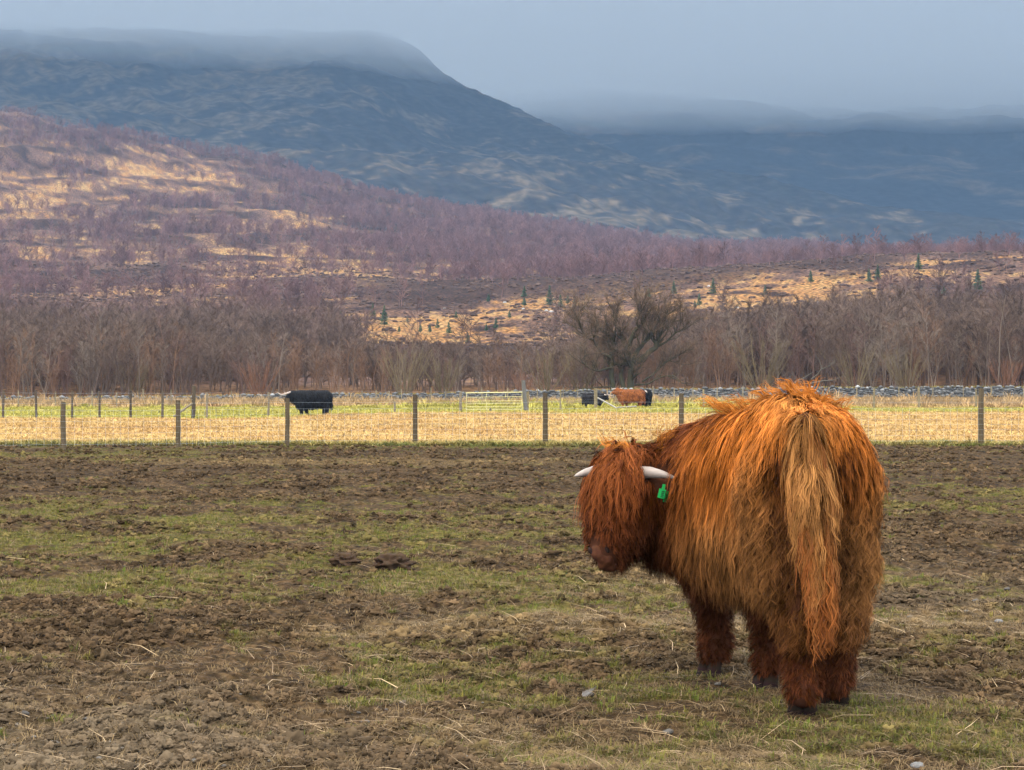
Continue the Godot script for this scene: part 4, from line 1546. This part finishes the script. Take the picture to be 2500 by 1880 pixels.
func main_cow() -> void:
	var hair := matte(0.75, 0.12)
	var hide := matte(0.9, 0.1)
	var body := Body.new(W(0.15, -0.05, 9.15), W(1.75, 1.5, 7.2), 0.02, 0.022)
	var furs := []
	for r: Array in cow_bones():
		var f := Fur.new()
		f.a = W(r[0], r[1], r[2])
		f.b = W(r[3], r[4], r[5])
		f.ra = r[6]
		f.rb = r[7]
		f.length = r[8]
		f.wave = r[9]
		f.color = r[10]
		f.lift = r[11]
		f.comb = Vector3(r[12], r[13], r[14])
		furs.append(f)
		body.bone(f.a, f.b, f.ra, f.rb)
	var crown := Fur.new()
	crown.a = W(1.21, 1.24, 7.66)
	crown.b = W(1.12, 1.21, 8.1)
	crown.ra = 0.05
	crown.rb = 0.04
	crown.length = 0.13
	crown.wave = 0.6
	crown.color = Color(0.40, 0.150, 0.034)
	crown.lift = 0.5
	furs.append(crown)
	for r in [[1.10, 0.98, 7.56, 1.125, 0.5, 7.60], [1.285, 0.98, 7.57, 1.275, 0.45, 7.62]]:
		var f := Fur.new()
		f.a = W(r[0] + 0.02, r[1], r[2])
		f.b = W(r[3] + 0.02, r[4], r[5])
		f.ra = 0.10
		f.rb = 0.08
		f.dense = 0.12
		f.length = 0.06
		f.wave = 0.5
		f.color = UMBER  # shade of the valleys beside the tail, painted as dark hair
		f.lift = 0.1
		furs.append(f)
	body.settle()
	tick("cow field")
	var skin := MB.new()
	body.skin(skin)
	for i in skin.v.size():
		skin.c.append(Color(0.045, 0.018, 0.008))
	tick("cow skin")
	var cow := base("highland_cow", Vector3(1.1, 0, -8.2))
	tag(cow, "large shaggy ginger cow with pale horns, seen from behind with its head turned left", "cow")
	part("body", skin.mesh(hide), cow)
	var h := MB.new()
	bare = [[W(0.600, 0.917, 8.53), W(0.74, 0.897, 8.46), 0.042], [W(0.60, 0.917, 8.40), W(0.74, 0.897, 8.34), 0.042], [W(0.40, 0.920, 8.61), W(0.28, 0.899, 8.58), 0.040], [W(0.675, 0.83, 8.46), W(0.69, 0.79, 8.44), 0.035], [W(0.375, 0.565, 8.45), W(0.43, 0.52, 8.44), 0.05]]
	# the hair of the side that nobody sees is thinner
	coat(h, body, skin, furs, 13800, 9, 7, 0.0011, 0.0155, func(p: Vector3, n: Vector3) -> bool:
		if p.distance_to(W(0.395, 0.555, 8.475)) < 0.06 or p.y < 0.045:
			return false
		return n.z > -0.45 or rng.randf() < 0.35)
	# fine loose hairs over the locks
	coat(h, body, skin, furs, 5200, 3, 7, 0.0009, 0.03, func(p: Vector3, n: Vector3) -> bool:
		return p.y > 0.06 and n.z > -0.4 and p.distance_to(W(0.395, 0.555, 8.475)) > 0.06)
	tick("cow coat")
	# forelock: long strands from the poll down over the face
	for i in 330:
		var p := W(0.50 + rnd(-0.08, 0.085), 0.985, 8.63 + rnd(-0.07, 0.07))
		for q in 12:
			p -= body.slope(p) * body.at(p) * 0.9
		var n := body.slope(p)
		var reach := 0.13 + 0.26 * pow(rng.randf(), 0.9) * 1.0
		if p.x > -0.575:
			reach *= 0.62
		var fall := Vector3(rnd(-0.45, 0.30), -0.7, rnd(0.0, 0.65))
		lock(h, body, p, n, fall + n * rnd(0.15, 0.7), (Vector3(0, -1, 0) + Vector3(fall.x, 0, fall.z) * 0.12).normalized(), reach, rnd(0.4, 1.0), Color(0.125, 0.035, 0.010) * rnd(0.45, 1.6), 8, 10, 0.0015, 0.011, rnd(0.006, 0.03))
	# the tail's long switch
	for i in 215:
		var t := pow(rng.randf(), 0.7)
		var c := W(1.175, 1.18, 7.54).lerp(W(1.19, 0.85, 7.445), minf(t * 1.6, 1.0)) if t < 0.62 else W(1.19, 0.85, 7.445).lerp(W(1.222, 0.55, 7.44), (t - 0.62) / 0.38)
		var an := rnd(-0.2, PI + 0.2)
		var n := Vector3(cos(an), 0.0, sin(an)).normalized()
		var col := TAN.lerp(Color(0.17, 0.050, 0.012), smoothstep(0.3, 0.9, t + rnd(-0.3, 0.2)))
		lock(h, body, c + n * rnd(0.008, 0.026), n, Vector3(n.x * 0.16, -1, n.z * 0.2), Vector3(0.05 + n.x * 0.015, -1, 0.0).normalized(), rnd(0.24, 0.40), 0.38 + t * 0.5, col.lerp(Color(0.13, 0.04, 0.012), clampf(rnd(-0.6, 0.9), 0, 1)) * rnd(0.6, 1.35), 9, 10, 0.0019, 0.013, 0.012)
	# loose tufts that stick up along the back
	for s in [[0.985, 1.15, 8.22, 16, 0.20, -0.35], [1.22, 1.22, 7.9, 26, 0.12, 0.0], [1.05, 1.15, 8.15, 14, 0.14, -0.25], [1.15, 1.2, 8.0, 20, 0.12, -0.15], [1.3, 1.18, 7.85, 14, 0.11, 0.3], [0.72, 0.98, 8.7, 16, 0.14, 0.3], [0.53, 1.0, 8.64, 12, 0.12, -0.3]]:
		for i in s[3]:
			var p := W(s[0] + rnd(-0.06, 0.06), s[1], s[2] + rnd(-0.08, 0.08))
			if s[3] == 16 and s[0] > 0.9:
				p = W(s[0] + rnd(-0.025, 0.025), s[1], s[2] + rnd(-0.03, 0.03))
			for q in 12:
				p -= body.slope(p) * body.at(p) * 0.9
			lock(h, body, p, Vector3(0, 0.3, 1).normalized(), Vector3(s[5] + rnd(-0.3, 0.3), 1.0, rnd(-0.2, 0.3)), Vector3(s[5] * 1.6 - 0.2 + rnd(-0.4, 0.4), 0.1, 0.1).normalized(), s[4] * rnd(0.6, 1.1), 0.7, Color(0.33, 0.11, 0.02) * rnd(0.7, 1.3), 6, 9, 0.0016, 0.012, 0.01)
	bare = []
	tick("cow locks")
	print("hair triangles %d" % (h.ix.size() / 3))
	tag(part("coat", h.mesh(hair), cow), "", "", "", "stuff")
	var bone := matte(0.5, 0.4)
	part("horn", horn([W(0.565, 0.912, 8.56), W(0.62, 0.919, 8.51), W(0.675, 0.912, 8.48), W(0.732, 0.897, 8.47)], 0.034, bone), cow)
	part("horn", horn([W(0.44, 0.918, 8.61), W(0.38, 0.921, 8.61), W(0.335, 0.914, 8.60), W(0.284, 0.899, 8.59)], 0.033, bone), cow)
	# bare muzzle with its nostrils
	var mz := Body.new(W(0.28, 0.42, 8.64), W(0.56, 0.70, 8.34), 0.006, 0.008)
	mz.bone(W(0.395, 0.585, 8.475), W(0.435, 0.575, 8.475), 0.033, 0.036)
	mz.bone(W(0.385, 0.560, 8.47), W(0.425, 0.535, 8.475), 0.032, 0.034)
	mz.bone(W(0.41, 0.505, 8.485), W(0.45, 0.50, 8.50), 0.024, 0.027)
	mz.settle()
	var mb := MB.new()
	mz.skin(mb)
	for i in mb.v.size():
		mb.c.append(Color(0.056, 0.021, 0.011) * (1.0 + noise(84, 40.0, 3).get_noise_3dv(mb.v[i]) * 0.5))
	var flesh := matte(0.7, 0.15)
	var nose := part("muzzle", mb.mesh(flesh), cow)
	for s in [[0.425, 0.578, 8.437], [0.352, 0.572, 8.458]]:
		var nb := MB.new()
		lump(nb, 2, 0.02, Color(0.02, 0.012, 0.01))
		var o := part("nostril", nb.mesh(flesh), nose)
		o.position = W(s[0], s[1], s[2])
		o.scale = Vector3(0.020, 0.034, 0.016)
		o.rotation.z = 0.5
	var eb := MB.new()
	lump(eb, 2, 0.0, Color(0.012, 0.008, 0.006))
	var eye := part("eye", eb.mesh(matte(0.1, 0.6)), cow)
	eye.position = W(0.515, 0.765, 8.478)
	eye.scale = Vector3(0.034, 0.034, 0.034)
	var horny := matte(0.9, 0.1)
	for s in [[1.172, 7.61, 0.1, -1.0], [1.333, 7.79, 0.1, -1.0], [0.925, 8.70, -0.55, 0.6], [1.125, 8.31, -0.3, 0.5]]:
		var o := part("hoof", hoof(Vector3(s[2], 0, s[3]).normalized() * Vector3(1, 1, 1), horny), cow)
		o.position = W(s[0], 0.0, s[1])
	# green ear tags, with the dark print on the nearer one
	var green := matte(0.45, 0.5)
	for s in [[0.672, 0.826, 8.475, 0.22, 1.0], [0.694, 0.802, 8.50, 0.35, 0.8]]:
		var t := MB.new()
		var bs := Basis(Vector3(0, 0, 1), -0.22) * Basis(Vector3.UP, s[3])
		var g := Color(0.006, 0.24, 0.045)
		t.box(Vector3.ZERO, Vector3(0.016, 0.021, 0.0012) * s[4], bs, g)
		t.box(bs * Vector3(0.002, 0.031, 0) * s[4], Vector3(0.007, 0.012, 0.0011) * s[4], bs, g)
		var o := part("ear_tag", t.mesh(green), cow)
		o.position = W(s[0], s[1], s[2])
		if s[4] > 0.9:
			var ink := MB.new()
			for w in 4:
				ink.box(bs * Vector3(0.004, -0.014 + w * 0.008, 0.0016), Vector3(0.007, 0.0022, 0.0005), bs, Color(0.005, 0.03, 0.01))
			tag(part("print", ink.mesh(green), o), "", "", "", "stuff")
	tick("cow parts")


# ---------------------------------------------------------------- the cattle far off, side on, facing left
func far_cow(head: Vector3, nose: Vector3, name_: String, skin_m: Material, hair_m: Material, horns: Array) -> Node3D:
	var b := Body.new(Vector3(-1.5, -0.05, -0.5), Vector3(1.2, 1.6, 0.5), 0.04, 0.04)
	var bones := [
		[Vector3(0.65, 0.92, 0), Vector3(-0.1, 0.88, 0), 0.26, 0.27, 0.14], [Vector3(-0.1, 0.88, 0), Vector3(-0.55, 0.92, 0), 0.27, 0.25, 0.14],
		[Vector3(0.5, 0.66, 0), Vector3(-0.5, 0.60, 0), 0.22, 0.25, 0.2], [Vector3(-0.55, 0.9, 0), head, 0.22, 0.15, 0.2], [Vector3(-0.6, 0.68, 0), head.lerp(nose, 0.4) + Vector3(0.1, -0.05, 0), 0.18, 0.12, 0.2],
		[head, nose, 0.13, 0.075, 0.1],
		[Vector3(0.68, 0.8, 0.13), Vector3(0.72, 0.45, 0.14), 0.16, 0.1, 0.14], [Vector3(0.72, 0.45, 0.14), Vector3(0.72, 0.04, 0.14), 0.085, 0.07, 0.08],
		[Vector3(0.62, 0.8, -0.13), Vector3(0.6, 0.45, -0.14), 0.16, 0.1, 0.14], [Vector3(0.6, 0.45, -0.14), Vector3(0.58, 0.04, -0.14), 0.085, 0.07, 0.08],
		[Vector3(-0.5, 0.7, 0.13), Vector3(-0.48, 0.4, 0.14), 0.14, 0.08, 0.12], [Vector3(-0.48, 0.4, 0.14), Vector3(-0.45, 0.04, 0.14), 0.07, 0.06, 0.06],
		[Vector3(-0.4, 0.7, -0.13), Vector3(-0.3, 0.4, -0.14), 0.14, 0.08, 0.12], [Vector3(-0.3, 0.4, -0.14), Vector3(-0.22, 0.04, -0.14), 0.07, 0.06, 0.06],
		[Vector3(0.9, 1.0, 0), Vector3(0.93, 0.4, 0), 0.04, 0.05, 0.2],
	]
	var furs := []
	for r: Array in bones:
		b.bone(r[0], r[1], r[2], r[3])
		var f := Fur.new()
		f.a = r[0]
		f.b = r[1]
		f.ra = r[2]
		f.rb = r[3]
		f.length = r[4]
		f.wave = 0.6
		f.color = Color(1, 1, 1)
		f.lift = 0.35
		f.comb = Vector3(0.15, 0, 0)
		furs.append(f)
	b.settle()
	var skin := MB.new()
	b.skin(skin)
	for i in skin.v.size():
		skin.c.append(Color(1, 1, 1))
	var h := MB.new()
	coat(h, b, skin, furs, 2600, 4, 4, 0.009, 0.035, func(_p: Vector3, _n: Vector3) -> bool: return true)
	var o := base(name_)
	part("body", skin.mesh(skin_m), o)
	tag(part("coat", h.mesh(hair_m), o), "", "", "", "stuff")
	var bone := matte(0.5, 0.4)
	for q: Array in horns:
		part("horn", horn(q, 0.05, bone, 1.5), o)
	return o


func build_cows() -> void:
	main_cow()
	var black := matte(0.6, 0.25)
	black.albedo_color = Color(0.006, 0.006, 0.007).linear_to_srgb()
	var brown := matte(0.6, 0.25)
	brown.albedo_color = Color(0.016, 0.012, 0.011).linear_to_srgb()
	var ginger := matte(0.6, 0.25)
	ginger.albedo_color = Color(0.24, 0.072, 0.016).linear_to_srgb()
	var ginger_skin := matte(0.9, 0.1)
	ginger_skin.albedo_color = Color(0.12, 0.045, 0.018).linear_to_srgb()
	var bull := far_cow(Vector3(-0.98, 1.0, 0), Vector3(-1.2, 0.72, 0.05), "highland_cow", black, black, [
		[Vector3(-0.98, 1.10, 0.08), Vector3(-1.15, 1.04, 0.25), Vector3(-1.40, 0.98, 0.34), Vector3(-1.60, 1.12, 0.36)], [Vector3(-0.98, 1.06, -0.08), Vector3(-1.1, 1.04, -0.25), Vector3(-1.25, 1.02, -0.34), Vector3(-1.35, 1.12, -0.36)]])
	bull.position = Vector3(-9.5, land_y(-9.5, 89.5), -89.5)
	tag(bull, "black shaggy cow standing side on behind the fence, its pale horn pointing left", "cow")
	var orange := far_cow(Vector3(-0.85, 1.12, 0.12), Vector3(-1.08, 0.98, 0.32), "highland_cow", ginger_skin, ginger, [
		[Vector3(-0.86, 1.2, 0.16), Vector3(-1.0, 1.22, 0.3), Vector3(-1.12, 1.2, 0.36), Vector3(-1.2, 1.3, 0.36)], [Vector3(-0.8, 1.2, 0.06), Vector3(-0.7, 1.22, -0.05), Vector3(-0.55, 1.24, -0.12), Vector3(-0.45, 1.32, -0.12)]])
	orange.position = Vector3(7.75, land_y(7.7, 124.0), -124.0)
	orange.rotation.y = -0.2
	tag(orange, "orange-brown shaggy cow in the far group, looking back over the fence", "cow")
	var dark := bull.duplicate()
	dark.name = numbered("highland_cow")
	add_child(dark)
	dark.position = Vector3(5.25, land_y(5.3, 121.5), -121.5)
	dark.rotation.y = PI * 0.83
	dark.scale = Vector3(0.85, 0.80, 0.85)
	for p in ["body", "coat"]:
		dark.get_node(p).set_surface_override_material(0, brown)
	tag(dark, "dark brown cow behind the thick pale post, head low to the right", "cow")
	var hind := bull.duplicate()
	hind.name = numbered("highland_cow")
	add_child(hind)
	hind.position = Vector3(8.95, land_y(9, 126.0), -126.3)
	hind.rotation.y = PI * 0.42
	tag(hind, "black cow mostly hidden behind the orange cow's rump", "cow")
	tick("far cows")


# ---------------------------------------------------------------- what lies and grows on the ground
func tuft_form(n: int, reach: float, tall: float, w: float, flop: float) -> ArrayMesh:
	var b := MB.new()
	for i in n:
		var an := rnd(0, TAU)
		var o := Vector3(cos(an), 0, sin(an))
		var p := o * rnd(0, reach * 0.5)
		var h := tall * rnd(0.45, 1.0)
		var c := Color(1, 1, 1) * rnd(0.65, 1.25)
		b.blade(p - Vector3(0, 0.01, 0), p + o * flop * h * 0.35 + Vector3(0, h * 0.6, 0), p + o * flop * h * rnd(0.8, 1.4) + Vector3(0, h * rnd(0.55, 1.0), 0), w, Vector3(-o.z, 0, o.x), c * 0.85, c)
	return b.mesh(matte(0.8, 0.25))


func build_ground_cover() -> void:
	# clods of mud
	var plain := matte(0.97, 0.12)
	var forms := []
	for k in 7:
		var b := MB.new()
		lump(b, 2, 0.55, Color(1, 1, 1), 0.85)
		forms.append(b.mesh(plain))
	var at: Array = []
	var col: Array = []
	for k in 7:
		var none: Array[Transform3D] = []
		at.append(none)
		col.append(PackedColorArray())
	for i in 170000:
		var d := 1.0 / rnd(1.0 / 42.0, 1.0 / 6.1)
		if rng.randf() < 0.42:
			d = rnd(6.5, 42.5)
		var x := rnd(-0.33, 0.33) * d
		var y := mud_y(x, d)
		if rng.randf() < last_green * 0.72:
			continue
		var clump := noise(23, 0.42, 2).get_noise_2d(x, d) + noise(35, 0.8, 4).get_noise_2d(x, d)
		if rng.randf() > 0.45 + clump:
			continue
		var s := 0.006 + 0.034 * pow(rng.randf(), 3.0)
		if rng.randf() < 0.02:
			s *= 1.6
		s *= 0.75 + d * 0.03
		if Vector2(x - 1.15, d - 8.05).length() < 0.75:
			s *= 0.45
		var k := rng.randi() % 7
		at[k].append(Transform3D(Basis.from_euler(Vector3(rnd(-0.4, 0.4), rnd(0, TAU), rnd(-0.4, 0.4))).scaled(Vector3(s * rnd(0.8, 1.5), s * rnd(0.7, 1.3), s * rnd(0.8, 1.3))), Vector3(x, y + s * 0.18, -d)))
		var c := mud_color(x, d).lerp(Color(0.052, 0.034, 0.020), 0.4) * rnd(0.45, 1.12)
		col[k].append(c)
	var mud := tag(base("mud_clods"), "clods of trodden brown mud all over the paddock", "mud", "", "stuff")
	for k in 7:
		copies("clods", forms[k], at[k], col[k], mud)
	tick("clods")
	# short green grass
	var gf := [tuft_form(15, 0.06, 0.026, 0.0018, 0.9), tuft_form(24, 0.10, 0.018, 0.0017, 1.4), tuft_form(8, 0.04, 0.045, 0.0018, 0.6)]
	var sf := [tuft_form(14, 0.09, 0.022, 0.0016, 2.6), tuft_form(9, 0.1, 0.04, 0.0013, 2.6)]
	var gat: Array = []
	var gcol: Array = []
	for k in 5:
		var none: Array[Transform3D] = []
		gat.append(none)
		gcol.append(PackedColorArray())
	for i in 110000:
		var d := 1.0 / rnd(1.0 / 42.8, 1.0 / 6.1)
		if rng.randf() < 0.3:
			d = rnd(6.5, 42.8)
		var x := rnd(-0.33, 0.33) * d
		var y := mud_y(x, d)
		var g := last_green
		var s := straw_at(x, d)
		if rng.randf() > maxf(g * 0.9, s * 0.65) + 0.10:
			continue
		var size := rnd(0.6, 1.25) * (1.0 + d * 0.006)
		var b := Basis(Vector3.UP, rnd(0, TAU)).scaled(Vector3(size, size * rnd(0.7, 1.2), size))
		if rng.randf() < g / (g + s * 1.1 + 0.10) * 0.72:
			var k := rng.randi() % 3
			gat[k].append(Transform3D(b, Vector3(x, y, -d)))
			gcol[k].append(Color(0.065, 0.085, 0.010).lerp(Color(0.135, 0.105, 0.020), pow(rng.randf(), 0.8)) * rnd(0.7, 1.2))
		else:
			var k := 3 + rng.randi() % 2
			gat[k].append(Transform3D(b, Vector3(x, y, -d)))
			gcol[k].append(Color(0.16, 0.105, 0.045).lerp(Color(0.085, 0.05, 0.022), rng.randf()) * rnd(0.7, 1.25))
	var sward := tag(base("grass"), "short green and withered grass growing in patches through the mud", "grass", "", "stuff")
	for k in 5:
		copies("tufts", ([gf[0], gf[1], gf[2], sf[0], sf[1]] as Array)[k], gat[k], gcol[k], sward)
	tick("grass")
	# loose straws
	var st := MB.new()
	st.blade(Vector3(-0.5, 0.0, 0), Vector3(0.0, 0.05, 0.04), Vector3(0.5, 0.015, -0.02), 0.008, Vector3(0.05, 0.25, 0.97).normalized(), Color(1, 1, 1), Color(0.9, 0.9, 0.9))
	var straw := st.mesh(matte(0.7, 0.3))
	var sat: Array[Transform3D] = []
	var sc := PackedColorArray()
	for i in 42000:
		var d := 1.0 / rnd(1.0 / 30.0, 1.0 / 6.1)
		var x := rnd(-0.33, 0.33) * d
		if rng.randf() > straw_at(x, d) * 0.8 + 0.16:
			continue
		var l := rnd(0.05, 0.14) if rng.randf() < 0.9 else rnd(0.15, 0.32)
		sat.append(Transform3D(Basis.from_euler(Vector3(rnd(-0.3, 0.3), rnd(0, TAU), rnd(-0.1, 0.35))).scaled(Vector3(l, l, l * 0.5 + 0.06)), Vector3(x, mud_y(x, d) + rnd(0.004, 0.02), -d)))
		sc.append(Color(0.27, 0.185, 0.095).lerp(Color(0.12, 0.075, 0.04), rng.randf()) * rnd(0.8, 1.25))
	tag(copies("straw", straw, sat, sc), "pale dead straws strewn over the mud", "straw", "", "stuff")
	# pebbles
	var pb := MB.new()
	lump(pb, 2, 0.16, Color(1, 1, 1), 0.7)
	var pat: Array[Transform3D] = []
	var pc := PackedColorArray()
	for i in 1500:
		var d := 1.0 / rnd(1.0 / 18.0, 1.0 / 6.1)
		var x := rnd(-0.33, 0.33) * d
		if rng.randf() > grey_at(x, d) * 0.9 + 0.03:
			continue
		var s := 0.008 + 0.024 * pow(rng.randf(), 3.0)
		pat.append(Transform3D(Basis(Vector3.UP, rnd(0, TAU)).scaled(Vector3(s * 1.4, s, s)), Vector3(x, mud_y(x, d) + s * 0.25, -d)))
		pc.append(Color(0.075, 0.066, 0.056) * rnd(0.6, 1.5))
	tag(copies("pebbles", pb.mesh(plain), pat, pc), "small grey pebbles pressed into the mud", "pebbles", "", "stuff")
	tick("straw and pebbles")
	# grass of the field beyond the fence
	var ff := [tuft_form(26, 0.30, 0.09, 0.006, 1.9), tuft_form(30, 0.4, 0.07, 0.007, 2.4), tuft_form(20, 0.24, 0.13, 0.006, 1.4)]
	var fat: Array = []
	var fcol: Array = []
	for k in 3:
		var none: Array[Transform3D] = []
		fat.append(none)
		fcol.append(PackedColorArray())
	for i in 36000:
		var d := 1.0 / rnd(1.0 / 150.0, 1.0 / 42.6)
		var x := rnd(-0.33, 0.33) * d
		var c := meadow_color(x, d)
		var s := rnd(0.6, 1.2) * (0.7 + d * 0.008)
		if d < 44.0:
			s *= 1.25
		elif d > 126.0:
			s *= rnd(1.3, 2.4)
		var n := noise(38, 0.9, 3).get_noise_2d(x, d)
		var k := rng.randi() % 3
		var tall := 1.0 + 1.2 * smoothstep(126.0, 136.0, d)
		fat[k].append(Transform3D(Basis(Vector3.UP, rnd(0, TAU)).scaled(Vector3(s, s * tall * rnd(0.6, 1.1), s)), Vector3(x, land_y(x, d), -d)))
		fcol[k].append(c * rnd(0.88, 1.15) * 1.12)
	# rank pale grass in front of the wall, and green tussocks along the fence
	for i in 7000:
		var d := rnd(134.0, 153.0) if i < 5200 else rnd(42.2, 44.6)
		var x := rnd(-0.33, 0.33) * d
		if d < 50.0 and noise(39, 0.5, 2).get_noise_2d(x, d) < rnd(-0.2, 0.3):
			continue
		var s := rnd(1.2, 2.4) if d > 50.0 else rnd(0.5, 1.3)
		var k := rng.randi() % 3
		fat[k].append(Transform3D(Basis(Vector3.UP, rnd(0, TAU)).scaled(Vector3(s, s * (rnd(1.6, 3.0) if d > 50.0 else 1.1), s)), Vector3(x, land_y(x, d), -d)))
		fcol[k].append((Color(0.27, 0.185, 0.09).lerp(Color(0.17, 0.115, 0.06), rng.randf()) if d > 50.0 else Color(0.085, 0.095, 0.018).lerp(Color(0.17, 0.14, 0.04), rng.randf())) * rnd(0.8, 1.2))
	var field := tag(base("dry_grass"), "straw-yellow and green grass of the field beyond the fence", "grass", "", "stuff")
	for k in 3:
		copies("tufts", ff[k], fat[k], fcol[k], field)
	# a few separate things on the mud
	var big := MB.new()
	lump(big, 3, 0.3, Color(0.034, 0.021, 0.013), 0.6)
	var bm := big.mesh(plain)
	for s in [[-0.88, 13.85, 0.22, "large dark lump of mud in the middle of the paddock, dark under its right side"], [-1.25, 14.2, 0.17, "reddish-brown lump of mud just left of the large dark lump"], [2.75, 9.0, 0.2, "dark clod at the right beside the trodden hollow"]]:
		var o := part("mud_lump", bm)
		o.position = Vector3(s[0], mud_y(s[0], s[1]) + 0.02, -s[1])
		o.scale = Vector3(s[2] * 1.25, s[2] * 1.0, s[2])
		o.rotation.y = s[0] * 3.0
		tag(o, s[3], "mud lump")
	var fb := MB.new()
	for i in 12:
		var t := i / 11.0
		for s in [-1.0, 1.0]:
			var p := Vector3(lerpf(-0.03, 0.05, t), 0.012 + t * 0.018, 0)
			fb.blade(p, p + Vector3(0.012, 0.006, s * 0.012 * (1.1 - t)), p + Vector3(0.022, 0.01, s * 0.022 * (1.1 - t)), 0.003, Vector3(1, 0.2, 0).normalized(), Color(0.11, 0.10, 0.09), Color(0.16, 0.15, 0.14))
	var fe := part("feather", fb.mesh(matte()))
	fe.position = Vector3(0.32, mud_y(0.32, 8.12) + 0.01, -8.12)
	fe.rotation = Vector3(0.5, 0.7, 0.3)
	fe.scale = Vector3(0.8, 0.8, 0.8)
	tag(fe, "small pale grey feather lying on the mud left of the cow's front hoof", "feather")
	var wb := MB.new()
	lump(wb, 2, 0.15, Color(0.10, 0.093, 0.085), 0.75)
	var ws := part("stone", wb.mesh(plain))
	ws.position = Vector3(1.42, mud_y(1.42, 6.62) + 0.012, -6.62)
	ws.scale = Vector3(0.045, 0.035, 0.04)
	tag(ws, "fist-sized pale grey stone at the bottom right edge of the paddock", "stone")
	var wh := part("stone", wb.mesh(matte()))
	wh.position = Vector3(2.77, mud_y(2.77, 10.75) + 0.015, -10.75)
	wh.scale = Vector3(0.045, 0.035, 0.04)
	tag(wh, "small pale stone beside the trodden mud right of the cow", "stone")
	tick("field grass")
